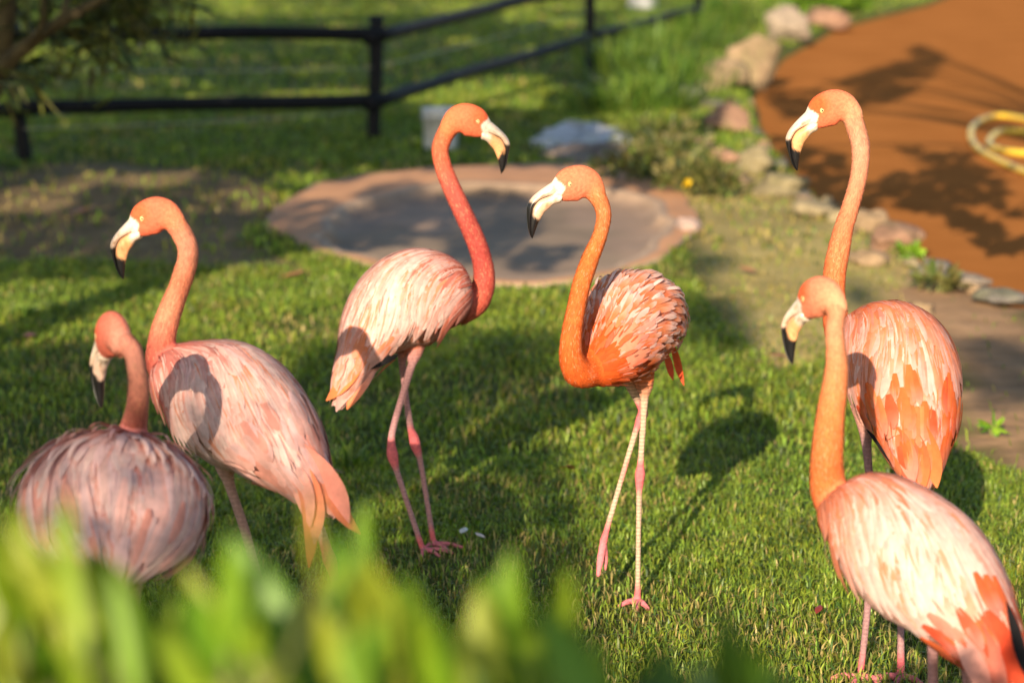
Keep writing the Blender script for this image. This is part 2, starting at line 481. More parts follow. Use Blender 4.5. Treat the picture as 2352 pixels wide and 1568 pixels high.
def feathers(tube, n, ur, thr, length, width, dtheta, col, lift=.25, off=.002, tip=1.0, seed=0, rows=6, jitter=.25, along=1.0, curl=0.0, wing=None):
    """Overlapping feathers laid along a loft. Returns verts (n,rows,3cols,3), colours."""
    r = np.random.default_rng(seed)
    u = ur[0]+(ur[1]-ur[0])*r.random(n); th = thr[0]+(thr[1]-thr[0])*r.random(n)
    Ltot = np.linalg.norm(np.diff(tube.c, axis=0), axis=1).sum()
    L = length(u, th, r) if callable(length) else length*(.75+.5*r.random(n))
    Wd = width(u, th, r) if callable(width) else width*(.8+.4*r.random(n))
    dth = dtheta(u, th, r) if callable(dtheta) else np.full(n, dtheta)
    dth = dth+(r.random(n)-.5)*jitter
    s = np.linspace(0, 1, rows)
    rad = np.interp(u, np.linspace(0, 1, tube.n), (tube.hw+tube.hh)/2)
    ca, sa = np.cos(dth), np.sin(dth)
    uu = u[:, None]+along*(L*ca)[:, None]*s/Ltot
    tt = th[:, None]+(L*sa/np.maximum(rad, .02))[:, None]*s
    p, nn = tube.sample(uu, tt)
    over = np.clip(uu-1, 0, None)*Ltot
    p = p+over[..., None]*tube.T[-1]
    lf = (lift*(.4+1.2*r.random(n)))[:, None]*L[:, None]
    wo = 0 if wing is None else wing(uu, tt)
    p = p+nn*(off+wo+lf*s**2*.35*(1-curl*s**3))[..., None]
    d = np.gradient(p, axis=1); d /= np.linalg.norm(d, axis=2)[..., None]+1e-9
    b = np.cross(nn, d); b /= np.linalg.norm(b, axis=2)[..., None]+1e-9
    prof = (.35+.65*np.sin(np.clip(s*1.15, 0, 1)*np.pi*.62)/np.sin(np.pi*.62*.8))
    prof = np.clip(prof, 0, 1.05)*np.clip((1-s**(3.2*tip+.6)), 0.04, 1)**.6
    w = Wd[:, None]*prof*.5
    V = np.stack([p-b*w[..., None]-nn*(w*.22)[..., None], p, p+b*w[..., None]-nn*(w*.22)[..., None]], 2)
    Cc = col(u, th, s, r)                      # (n,rows,3)
    C = np.repeat(Cc[:, :, None], 3, 2)
    C = C.copy(); C[:, :, 1] *= .93; C = np.clip(C, 0, 1)
    return V, C

def strips(V, C):
    n, rws = V.shape[:2]
    k = np.arange(n)[:, None, None]*rws*3
    a = np.arange(rws-1)[None, :, None]*3
    c = np.array([0, 1])[None, None]
    b = (k+a+c).reshape(-1)
    q = np.stack([b, b+1, b+4, b+3], 1)
    return V.reshape(-1, 3), q, C.reshape(-1, 3)

def pick(pal, wts, n, r):
    pal = np.asarray(pal); w = np.asarray(wts, float); return pal[r.choice(len(pal), n, p=w/w.sum())]

def make_bird(b):
    Y0 = b['Y']; px_m = F/Y0
    root = empty('flamingo', (b['root'][0], b['root'][1], 0.0))
    off = np.array([b['root'][0], b['root'][1], 0.0])
    tag(root, b['label'], 'flamingo', 'flamingos standing on the lawn')
    hd = unit([*b['head_dir'], 0]); lat_b = np.cross(hd, [0, 0, 1.0])
    # --- head frame
    hy = b['hyaw']                              # horizontal direction of the bill
    f0 = unit([hy[0], hy[1], 0]); up0 = np.array([0, 0, 1.0]); lt = np.cross(f0, up0)
    tilt = math.radians(b.get('tilt', 0)); sc = b.get('hscale', 1.0)/REF
    f = math.cos(tilt)*f0-math.sin(tilt)*up0; u = math.sin(tilt)*f0+math.cos(tilt)*up0
    roll = math.radians(b.get('roll', 0))
    lt, u = lt*math.cos(roll)+u*math.sin(roll), u*math.cos(roll)-lt*math.sin(roll)
    eye_c = P(*b['eye'], b['headY'])
    head_o = eye_c-lt*b.get('eye_side', 1)*22*sc
    def HL(a, c, w=0.0): return head_o+(a*f+c*u+w*lt)*sc
    skull = Tube([[*HL(a, c), w*sc, h*sc] for a, c, w, h in SKULL], lt, 40, 28)
    # --- neck: from the back of the skull down into the breast
    nk = [[*HL(-30, -2), 24*sc, 30*sc], [*HL(-58, -16), 22*sc, 26*sc]]
    for px, py, Y, rp in b['neck']:
        rr = rp/F*Y; nk.append([*P(px, py, Y), rr, rr])
    neck = Tube(nk, lat_b, 110, 28)
    # --- torso
    ts = []
    for px, py, Y, hw, hh in b['torso']:
        ts.append([*P(px, py, Y), hw, hh/F*Y])
    torso = Tube(ts, lat_b, 90, 72)
    tubes = [('head', skull), ('neck', neck), ('torso', torso)]
    geos = [skull.geo(), neck.geo(), torso.geo()]
    leg_tubes = []
    for lg in b['legs']:
        sec = []
        for px, py, Y, r in lg['pts']:
            sec.append([*P(px, py, Y), r, r])
        if lg.get('ground'):                    # last point goes to the ground under its own pixel
            pass
        t = Tube(sec, [0.1, 1, .05], 80, 14); leg_tubes.append(t); tubes.append(('leg', t)); geos.append(t.geo())
        for toe in lg.get('toes', []):
            tt = Tube([[*np.asarray(q[:3]), q[3], q[3]*.8] for q in toe], [0.3, .2, 1], 16, 10); tubes.append(('toe', tt)); geos.append(tt.geo())
    v, q, t = join(geos)
    tmp = bpy.data.objects.new('tmp', mesh('tmp', v-off, [q, t])); COL.objects.link(tmp)
    md = tmp.modifiers.new('r', 'REMESH'); md.mode = 'VOXEL'; md.voxel_size = 0.0042
    dg = bpy.context.evaluated_depsgraph_get()
    me = bpy.data.meshes.new_from_object(tmp.evaluated_get(dg)); me.name = 'body'
    bpy.data.objects.remove(tmp)
    nv = len(me.vertices); co = np.zeros(nv*3, np.float32); me.vertices.foreach_get('co', co); co = co.reshape(-1, 3).astype(float)+off
    # --- which piece does each vertex belong to
    best = np.full(nv, 1e9); reg = np.zeros(nv, int); par = np.zeros(nv)
    names = ['head', 'neck', 'torso', 'leg', 'toe']
    for nm, tb in tubes:
        st = max(1, tb.n//40); cc = tb.c[::st]; rr = ((tb.hw+tb.hh)/2)[::st]; pp = np.linspace(0, 1, tb.n)[::st]
        for a in range(0, nv, 20000):
            d = np.linalg.norm(co[a:a+20000, None]-cc[None], axis=2)
            e = d-rr[None]; kk = e.argmin(1); ev = e[np.arange(len(kk)), kk]
            m_ = ev < best[a:a+20000]
            idx = np.arange(a, a+len(kk))[m_]
            best[idx] = ev[m_]; reg[idx] = names.index(nm); par[idx] = pp[kk[m_]]
    # --- smoothing, strongest on the torso and its joins
    ed = np.zeros(len(me.edges)*2, np.int32); me.edges.foreach_get('vertices', ed); ed = ed.reshape(-1, 2)
    deg = np.bincount(ed.ravel(), minlength=nv)[:, None]
    wgt = np.choose(reg, [.5, .6, .6, .15, .15])[:, None]
    for it in range(14):
        acc = np.zeros_like(co)
        for ax in range(3):
            acc[:, ax] = np.bincount(ed[:, 0], co[ed[:, 1], ax], nv)+np.bincount(ed[:, 1], co[ed[:, 0], ax], nv)
        w = wgt if it < 4 else np.where(np.isin(reg, (1, 2))[:, None], wgt, 0)
        co = co+(acc/np.maximum(deg, 1)-co)*w
    # --- pigment
    col = np.zeros((nv, 3))
    rel = (co-head_o)/sc; hf = rel@f; hu = rel@u
    nkc = np.array(b['neck_cols'])*NK; kx = np.linspace(0, 1, len(nkc))
    for a in range(3):
        c_n = np.interp(par, kx, nkc[:, a])
        col[:, a] = np.where(reg == 1, c_n, np.where(reg == 0, b['head_col'][a]*.78, np.where(reg == 2, b['belly'][a]*.78, 0)))
    kh_ = (smooth(.5, .95, par)*(reg == 0))[:, None]; col = col*(1-kh_)+nkc[0]*kh_
    kb_ = (smooth(.36, .12, par+.05*(fbm(co[:, 0]*40, co[:, 2]*40, 1, 3)-.5))*(reg == 2))[:, None]; col = col*(1-kb_)+nkc[-1]*kb_
    mott = fbm(co[:, 0]*31+co[:, 1]*17, co[:, 2]*24, 1, 77, 3)
    pale = np.array([.76, .38, .21])
    k_ = (smooth(.48, .75, mott)*.42*np.isin(reg, (1,)))[:, None]
    col = col*(1-k_)+(col*.5+pale*.5)*k_
    legm = reg == 3
    lcol = np.array(b.get('leg_col', (.66, .42, .33))); jcol = np.array([.72, .16, .17])
    lj = np.zeros(nv)
    for lg, tb in zip(b['legs'], leg_tubes):
        jp = P(*lg['joint'][:2], lg['joint'][2])
        lj = np.maximum(lj, smooth(.062, .030, np.linalg.norm(co-jp, axis=1)))
        fp = tb.c[-1]; lj = np.maximum(lj, smooth(.075, .035, np.linalg.norm(co-fp, axis=1)))
    thigh = smooth(0, .14, par)[:, None]
    lc = lcol*(1-lj[:, None])+jcol*lj[:, None]
    lc = np.array(b['belly'])*.78*(1-thigh)+lc*thigh
    ra = b.get('rings', .11); rings = 1-ra*.6+ra*np.sin(co[:, 2]*2*np.pi/.0105)
    col = np.where(legm[:, None], lc*np.where(lj > .5, 1, rings)[:, None], col)
    col[reg == 4] = (.70, .20, .22)
    face = (reg == 0) | ((reg == 1) & (par < .1))
    fb = np.interp(hu, FACE_U, FACE_F)
    wf = (smooth(-1.5, 1.5, hf-fb)*face)[:, None]
    col = col*(1-wf)+np.array([.72, .62, .52])*wf
    red = (smooth(40, 8, np.hypot(hf-8, hu-14))*face*(1-wf[:, 0])*b.get('forehead', .5))[:, None]
    col = col*(1-red)+np.array([.72, .10, .025])*red
    me.vertices.foreach_set('co', (co-off).astype(np.float32).ravel())
    setcol(me, col); me.polygons.foreach_set('use_smooth', np.ones(len(me.polygons), bool)); me.update()
    body = obj('body', me, M['skin'], root)
    for nm, tb in tubes:
        if nm in ('neck', 'torso', 'head'):
            for kq in range(0, tb.n, 4): birds_pts.append((*tb.c[kq], (tb.hw[kq]+tb.hh[kq])/2))
    # --- bill: upper and lower mandible
    K = 34
    def rs(A):
        A = np.asarray(A, float); A = A if A.ndim == 2 else A[:, None]
        x = np.linspace(0, 1, len(RIDGE)); return np.stack([np.interp(np.linspace(0, 1, K), x, A[:, a]) for a in range(A.shape[1])], 1)
    def sm(A):
        for _ in range(3): A[1:-1] = A[1:-1]*.5+(A[:-2]+A[2:])*.25
        return A
    Rr, Gg, Uu, Ww = sm(rs(RIDGE)), sm(rs(GAPE)), sm(rs(UNDER)), rs(BWID)[:, 0]
    th_ = np.linspace(0, 2*np.pi, 20, endpoint=False)
    for nm, A, B_, wk, ov in (('upper_bill', Rr, Gg, .96, 1.05), ('lower_bill', Gg, Uu, 1.0, 1.02)):
        cen = (A+B_)/2; ax = (A-B_)/2
        vv = []; cl = []
        for kq in range(K):
            for t_ in th_:
                s_, c_ = math.sin(t_), math.cos(t_)
                ss = math.copysign(abs(s_)**.9, s_)
                if nm == 'upper_bill': wsh = wk*(1-.30*max(s_, 0))
                else: wsh = wk*(1-.25*max(-s_, 0))
                pt = cen[kq]+ax[kq]*ss*ov
                vv.append(HL(pt[0], pt[1], Ww[kq]*c_*wsh))
                tt = kq/(K-1)
                white = np.array([.70, .58, .47]); peach = np.array(b.get('bill_mid', (.76, .37, .165))); blk = np.array([.012, .011, .012])
                if nm == 'upper_bill':
                    cc = white*(1-smooth(.2, .42, tt))+np.array([.62, .44, .33])*smooth(.2, .42, tt)
                    kb = smooth(b.get('ublk', .50), b.get('ublk', .50)+.08, tt)
                    if s_ < -.86 and tt > .12: kb = max(kb, .6*smooth(.12, .3, tt))
                else:
                    cc = white*(1-smooth(.10, .22, tt))+peach*smooth(.10, .22, tt)
                    lb_ = b.get('lblk', .60); kb = smooth(lb_, lb_+.07, tt+.03*math.sin(t_*3+kq))
                    if s_ > .86 and tt > .1: kb = max(kb, .9*smooth(.1, .22, tt))
                stain = max(0, float(fbm(np.array([kq*.35+b['seed']]), np.array([t_*2.2]), 1, 5)[0])-.58)*4
                cc = cc*(1-.75*min(stain, 1))+np.array([.30, .15, .05])*.75*min(stain, 1)
                cl.append(cc*(1-kb)+blk*kb)
        vv = np.array(vv); m_ = len(th_)
        i, j = np.meshgrid(np.arange(K-1), np.arange(m_), indexing='ij'); j2 = (j+1) % m_
        q = np.stack([i*m_+j, (i+1)*m_+j, (i+1)*m_+j2, i*m_+j2], -1).reshape(-1, 4)
        vv = np.concatenate([vv, vv[:m_].mean(0)[None], vv[-m_:].mean(0)[None]]); cl = np.array(cl+[cl[0], cl[-1]])
        a = np.arange(m_); bb = (a+1) % m_
        caps = np.concatenate([np.stack([np.full(m_, K*m_), a, bb], -1), np.stack([np.full(m_, K*m_+1), (K-1)*m_+bb, (K-1)*m_+a], -1)])
        obj(nm, mesh(nm, vv-off, [q, caps], cl), M['bill'], root)
    # --- eyes with ring and pupil
    for sd in (1, -1):
        ec = HL(0, 0, sd*21.5)
        def dome(c, r, dep, nrm, name, mat, par_):
            n_ = lt*sd; vv = [c+n_*dep-off]; fc = []
            for a in range(1, 5):
                for k2 in range(16):
                    ph = a/4*math.pi/2; tt = k2/16*2*math.pi
                    vv.append(c-off+n_*dep*math.cos(ph)+(f*math.cos(tt)+u*math.sin(tt))*r*math.sin(ph))
            t3 = [(0, 1+k2, 1+(k2+1) % 16) for k2 in range(16)]
            q4 = [(1+a*16+k2, 1+(a+1)*16+k2, 1+(a+1)*16+(k2+1) % 16, 1+a*16+(k2+1) % 16) for a in range(3) for k2 in range(16)]
            return obj(name, mesh(name, vv, [np.array(t3), np.array(q4)]), mat, par_)
        ey = dome(ec, 4.6*sc, 3.4*sc, lt, 'eye', M['eye'], root)
        dome(ec+lt*sd*3.7*sc, 1.7*sc, .9*sc, lt, 'pupil', M['pupil'], ey)
        rg = Tube([[*(ec+lt*sd*.9*sc+(f*math.cos(a)+u*math.sin(a))*5.1*sc), .9*sc, .8*sc] for a in np.linspace(0, 2*np.pi, 21)], lt, 41, 8)
        v, q, t = rg.geo(); obj('eye_ring', mesh('eye_ring', v-off, [q, t]), M['eye'], ey)
    # --- plumage
    geo = []
    Pal = b['pal']; seed = b['seed']*100
    def colf(pal, wts, edge, amt=.5, front=False):
        def g(uu, tt, s, r):
            n = len(uu); pm = (np.asarray(pal)*np.asarray(wts, float)[:, None]).sum(0)/np.sum(wts); c = (pick(pal, wts, n, r)*.72+pm*.28)*(.88+.24*r.random((n, 1)))
            e = np.asarray(edge)*(.9+.2*r.random((n, 1)))
            k2 = smooth(.35, 1.0, s)[None, :, None]*amt*(.4+1.2*r.random((n, 1, 1)))
            k2 = np.clip(k2, 0, 1)
            out = c[:, None]*(1-k2)+e[:, None]*k2
            if front:
                k4 = smooth(.24, .07, uu+.04*r.normal(size=n))[:, None, None]*.85
                out = out*(1-k4)+(nkc[-1]*(.8+.4*r.random((n, 1))))[:, None]*k4
            return out
        return g
    # short down on the neck and head (fuzzy outline)
    ncol = lambda uu, tt, s, r: np.repeat((np.stack([np.interp(uu, kx, nkc[:, a]) for a in range(3)], 1)*(.82+.4*r.random((len(uu), 1))))[:, None], len(s), 1)
    def neckmix(uu, tt, s, r):
        c = ncol(uu, tt, s, r); pl = (r.random(len(uu)) < .10)[:, None, None]
        return np.where(pl, c*.55+pale*.45, c)
    V, C = feathers(neck, 7500, (.03, .99), (0, 2*np.pi), .014, .0052, 0, neckmix, lift=.34, off=-.0012, seed=seed+1, rows=3, jitter=.5)
    geo.append(strips(V, C))
    V, C = feathers(skull, 600, (.98, .60), (0, 2*np.pi), .008, .004, 0, lambda uu, tt, s, r: np.repeat(((np.array(b['head_col'])*.78*(1-smooth(.5, .95, uu))[:, None]+nkc[0]*smooth(.5, .95, uu)[:, None])*(.88+.24*r.random((len(uu), 1))))[:, None], len(s), 1), lift=.12, off=-.0012, seed=seed+2, rows=4, jitter=.4)
    geo.append(strips(V, C))
    # th = pi/2 is the top of the back (U up); drape turns feathers down the flanks
    top = math.pi/2 if torso.U[torso.n//2] @ np.array([0, 0, 1.]) > 0 else -math.pi/2
    def side(th): return np.angle(np.exp(1j*(th-top)))            # signed angle from the back's ridge
    def drape(k):
        return lambda uu, tt, r: np.sign(side(tt))*k*np.clip(np.abs(side(tt))/1.2, .15, 1)*np.clip(1.25-np.abs(side(tt))/2.6, 0, 1)
    WO = b.get('wing_off', .014)
    def wingo(uu, tt): return WO*smooth(.35, 1.3, np.abs(side(tt)))*smooth(.05, .2, uu)*smooth(.95, .7, uu)
    for sd in (1, -1):                      # the folded wings: shells standing proud of the flanks
        uu = np.linspace(.10, .80, 28)[:, None]; low = 1.78-.35*uu; kk = np.array([0, .15, .3, .45, .6, .75, .9, 1.0, 1.0, .97])[None]
        tt = top+sd*(.2+(low-.2)*kk); p_, n_ = torso.sample(np.broadcast_to(uu, tt.shape), tt)
        o_ = wingo(uu, tt); o_[:, -2] = .004; o_[:, -1] = -.004
        vw = p_+n_*o_[..., None]; nr, nc = tt.shape
        i, j = np.meshgrid(np.arange(nr-1), np.arange(nc-1), indexing='ij')
        qw = np.stack([i*nc+j, (i+1)*nc+j, (i+1)*nc+j+1, i*nc+j+1], -1).reshape(-1, 4)
        pal, wts = b['big'][0][7][:2]; cw = (np.asarray(pal)*np.asarray(wts, float)[:, None]).sum(0)/np.sum(wts)
        obj('wing', mesh('wing', vw.reshape(-1, 3)-off, qw, np.tile(cw, (nr*nc, 1))), M['feather'], root)
    # belly and flanks: small rounded feathers all over
    under = b.get('under')
    def bellyc(uu, tt, s, r):
        c = colf(b['belly_pal'], b['belly_w'], b['belly_edge'], .45)(uu, tt, s, r)
        k2 = smooth(b.get('bl1', .26), b.get('bl0', .06), uu+.05*r.normal(size=len(uu)))[:, None, None]
        c = c*(1-k2)+(nkc[-1]*(.85+.3*r.random((len(uu), 1))))[:, None]*k2
        if under is not None:
            k3 = (smooth(1.5, 2.5, np.abs(side(tt))+.15*r.normal(size=len(uu)))*smooth(.75, .45, uu))[:, None, None]
            c = c*(1-k3)+(np.asarray(under)*(.8+.4*r.random((len(uu), 1))))[:, None]*k3
        return c
    V, C = feathers(torso, 3600, (.0, .95), (0, 2*np.pi), .034, .014, drape(.3), bellyc, lift=.14, off=.0005, seed=seed+3, rows=5)
    geo.append(strips(V, C))
    for name, n, ur, sr, ln, wd, dr, palw, lift, tip, curl in b['big']:
        pal, wts, edge, amt = palw
        if name == 'wispy_feather': continue
        V, C = feathers(torso, int(n*(0 if name == 'wispy_feather' else b.get('strands', 1.3))), ur, (top-sr[1], top+sr[1]), lambda uu, tt, r: ln*(.35+.4*r.random(len(uu))), .0046, drape(dr), colf(pal, wts, edge, amt*.8, True), lift=lift*.8, off=.0095 if name == 'tail_covert_feather' else .0058, tip=.5, seed=seed+int(ln*1000)+n+7, rows=5, jitter=.35, curl=curl, wing=wingo)
        geo.append(strips(V, C))
    vs, qs, cs, o_ = [], [], [], 0
    for v, q, c in geo:
        vs.append(v); qs.append(q+o_); cs.append(c); o_ += len(v)
    pl = obj('small_feathers', mesh('small_feathers', np.concatenate(vs)-off, np.concatenate(qs), np.concatenate(cs)), M['feather'], root)
    pl['kind'] = 'stuff'
    # large feathers, each an object of its own
    for name, n, ur, sr, ln, wd, dr, palw, lift, tip, curl in b['big']:
        sgn = rng.choice([-1, 1], n)
        def thf(): return top+sgn*(sr[0]+(sr[1]-sr[0])*np.random.default_rng(seed+n).random(n))
        class _R: pass
        pal, wts, edge, amt = palw
        def lf(uu, tt, r): return ln*(.75+.5*r.random(len(uu)))
        V, C = feathers(torso, n, ur, (top-sr[1], top+sr[1]), lf, lambda uu, tt, r: wd*(.8+.4*r.random(len(uu))), drape(dr), colf(pal, wts, edge, amt, True), lift=lift, off=.009 if name == 'tail_covert_feather' else .004, tip=tip, seed=seed+int(ln*1000)+n, rows=8, jitter=.3, curl=curl, wing=wingo)
        for kf in range(n):
            v, q, c = strips(V[kf:kf+1], C[kf:kf+1])
            obj(name, mesh(name, v-off, q, c), M['feather'], root)
    # explicit long feathers: tail and flight feathers given by their path in the picture
    for name, path, wpx, c0, c1 in b.get('long', []):
        pts = np.array([P(*p) for p in path]); k9 = crom(pts, 10)
        d = np.gradient(k9, axis=0); d /= np.linalg.norm(d, axis=1)[:, None]
        view = k9-np.array([0, 0, H]); s_ = np.cross(d, view); s_ /= np.linalg.norm(s_, axis=1)[:, None]
        nn = np.cross(s_, d)
        s_ = s_*.88+nn*.45*random.choice([-1, 1]); s_ /= np.linalg.norm(s_, axis=1)[:, None]
        s = np.linspace(0, 1, 10); w = wpx/F*path[0][2]*.5*np.clip(.12+1.1*np.sin(np.clip(s*1.05, 0, 1)*np.pi*.82)**.8, 0, 1.2)*np.clip(1-s**5, .03, 1)**.6
        V = np.stack([k9-s_*w[:, None]-nn*w[:, None]*.2, k9, k9+s_*w[:, None]-nn*w[:, None]*.2], 1)[None]
        C = np.repeat((np.array(c0)[None]*(1-s[:, None])+np.array(c1)[None]*s[:, None])[None, :, None], 3, 2)
        v, q, c = strips(V, C); obj(name, mesh(name, v-off, q, c), M['feather'], root)
    return root

# pigments
PALE = np.array([.74, .44, .385]); PALER = np.array([.80, .59, .53]); PINK = np.array([.72, .29, .22]); ORG = np.array([.74, .22, .075]); RED = np.array([.66, .085, .035]); DEEP = np.array([.70, .14, .035])
LILAC = np.array([.76, .53, .515]); BLACK = np.array([.012, .011, .012])


def toes_at(foot, tips, r=.0075):
    out = []
    f = np.asarray(foot, float)
    for t in tips:
        t = np.asarray(t, float); m = f*.5+t*.5; m = m+np.array([0, 0, .006])
        out.append([(*f, r*1.15), (*m, r), (*t, r*.75)])
    return out

def sleek(pal, w, edge, tailpal, tw, n=1.0, smax=.60):
    return [('covert_feather', int(130*n), (.05, .58), (0, 1.62), .080, .030, .95, (pal, w, edge, .55), .07, .9, 0),
            ('scapular_feather', int(150*n), (.08, smax), (0, 1.5), .150, .026, .80, (pal, w, edge, .6), .035, .6, 0),
            ('tail_covert_feather', int(70*n), (.58, .88), (0, 2.4), .075, .034, .25, (tailpal, tw, tailpal[0]*.5+PALE*.5, .6), .05, 1.2, 0)]

g5a, g5b = G(1974, 1562), G(2069, 1566)
B1 = dict(Y=4.72, root=G(262, 1880)[:2], seed=1, strands=1, label='pale pink flamingo with ruffled wispy back, its head turned left, beside the leafy shrub',
    head_dir=(-.3, .95), hyaw=(-.5, .87), tilt=17, hscale=.96, lblk=.46, eye=(221, 772), headY=4.86, eye_side=-1, forehead=.55,
    neck=[(304, 806, 4.78, 23), (312, 838, 4.77, 22), (318, 874, 4.78, 23), (318, 911, 4.80, 25), (313, 951, 4.85, 27), (305, 990, 4.90, 34), (298, 1035, 4.92, 55)],
    torso=[(300, 1010, 4.95, .02, 20), (298, 1030, 4.92, .07, 60), (286, 1075, 4.86, .125, 105), (270, 1130, 4.78, .162, 152), (258, 1180, 4.70, .170, 162), (254, 1230, 4.62, .150, 137), (254, 1280, 4.56, .11, 97), (256, 1330, 4.51, .05, 55), (256, 1360, 4.48, .015, 18)],
    legs=[dict(pts=[(240, 1250, 4.76, .035), (240, 1350, 4.75, .014), (242, 1500, 4.74, .011), (240, 1585, 4.74, .012), (240, 1610, 4.74, .017), (241, 1640, 4.74, .011), (246, 1860, 4.72, .0095), (247, 1872, 4.72, .011)], joint=(240, 1610, 4.74)),
          dict(pts=[(310, 1250, 4.76, .035), (312, 1350, 4.75, .014), (312, 1500, 4.74, .011), (311, 1585, 4.74, .012), (311, 1610, 4.74, .017), (312, 1640, 4.74, .011), (316, 1860, 4.72, .0095), (317, 1872, 4.72, .011)], joint=(311, 1610, 4.74))],
    neck_cols=[lin(232, 150, 120), lin(236, 158, 128), lin(228, 140, 112), lin(222, 125, 105), lin(210, 105, 92)], head_col=lin(226, 118, 95),
    belly=lin(225, 150, 140), pal=None, belly_pal=[LILAC, PALE, PINK], belly_w=[4, 3, 2], belly_edge=PALER, bill_mid=(.80, .55, .42), ublk=.44,
    big=[('scapular_feather', 110, (.10, .62), (0, 2.3), .150, .036, .45, ([LILAC, PALE, PINK, PALER], [4, 3, 2, 2], PALER, .6), .07, .6, .3),
         ('covert_feather', 60, (.14, .45), (0, 1.9), .085, .030, .5, ([LILAC, PINK, PALE], [4, 2, 3], PALER, .6), .28, .8, .5),
         ('wispy_feather', 60, (.10, .40), (0, 1.9), .120, .016, .5, ([PALER, LILAC], [4, 2], PALER, .4), .8, .5, .6),
         ('tail_covert_feather', 26, (.62, .86), (0, 2.2), .09, .03, .2, ([PINK, PALE, LILAC], [2, 3, 3], PALE, .4), .06, .7, 0)])

B2 = dict(Y=5.35, root=G(640, 1703)[:2], seed=2, label='pale pink flamingo facing left with an arched neck shadow across its wing',
    head_dir=(-.85, .53), hyaw=(-.97, .12), tilt=13, hscale=.87, eye=(327, 502), headY=5.40, eye_side=-1, forehead=.6,
    neck=[(429, 560, 5.42, 24), (431, 596, 5.42, 24), (422, 629, 5.42, 25), (411, 662, 5.42, 25), (398, 695, 5.42, 27), (386, 728, 5.42, 29), (376, 761, 5.42, 31), (370, 797, 5.43, 34), (374, 835, 5.44, 40), (400, 862, 5.44, 52)],
    torso=[(350, 842, 5.46, .02, 20), (380, 850, 5.45, .06, 52), (430, 868, 5.42, .10, 88), (500, 905, 5.38, .13, 132), (560, 952, 5.33, .135, 138), (625, 1005, 5.28, .11, 108), (680, 1065, 5.23, .07, 66), (720, 1125, 5.19, .045, 40), (755, 1180, 5.16, .015, 18)],
    legs=[dict(pts=[(520, 1000, 5.35, .045), (519, 1075, 5.35, .024), (525, 1105, 5.35, .0135), (560, 1210, 5.34, .0115), (600, 1345, 5.33, .011), (606, 1370, 5.33, .017), (604, 1400, 5.33, .011), (588, 1680, 5.33, .0095), (587, 1694, 5.33, .011)], joint=(606, 1370, 5.33)),
          dict(pts=[(620, 1040, 5.28, .035), (690, 1120, 5.27, .014), (735, 1215, 5.26, .012), (750, 1262, 5.25, .013), (757, 1285, 5.25, .016), (766, 1320, 5.25, .011), (790, 1460, 5.26, .010), (802, 1690, 5.27, .0095), (803, 1700, 5.28, .011)], joint=(757, 1285, 5.25))],
    neck_cols=[lin(240, 140, 95), lin(240, 158, 122), lin(236, 140, 100), lin(238, 148, 110), lin(225, 115, 92), lin(222, 110, 90)], head_col=lin(238, 120, 88),
    belly=lin(228, 168, 155), belly_pal=[PALER, LILAC, PALE], belly_w=[4, 3, 3], belly_edge=PALER, pal=None, leg_col=(.50, .30, .25),
    big=sleek([PALE, PALER, LILAC, ORG, PINK], [5, 5, 2, 1.1, 1.2], PALER, [PINK, PALE, LILAC], [3, 4, 2]),
    long=[('tail_feather', [(690, 1000, 5.20), (745, 1095, 5.17), (790, 1185, 5.14), (827, 1226, 5.12)], 44, PINK, ORG), ('tail_feather', [(680, 1010, 5.2), (740, 1080, 5.17), (780, 1140, 5.14), (802, 1200, 5.12)], 46, PINK, PINK),
          ('tail_feather', [(660, 1040, 5.2), (705, 1130, 5.15), (716, 1215, 5.13), (709, 1303, 5.12)], 40, PINK, ORG), ('tail_feather', [(670, 1040, 5.2), (712, 1120, 5.15), (726, 1190, 5.13), (722, 1250, 5.12)], 46, ORG, PINK),
          ('tail_feather', [(650, 1040, 5.2), (690, 1110, 5.15), (706, 1165, 5.13), (712, 1210, 5.12)], 46, PALE, PINK)])

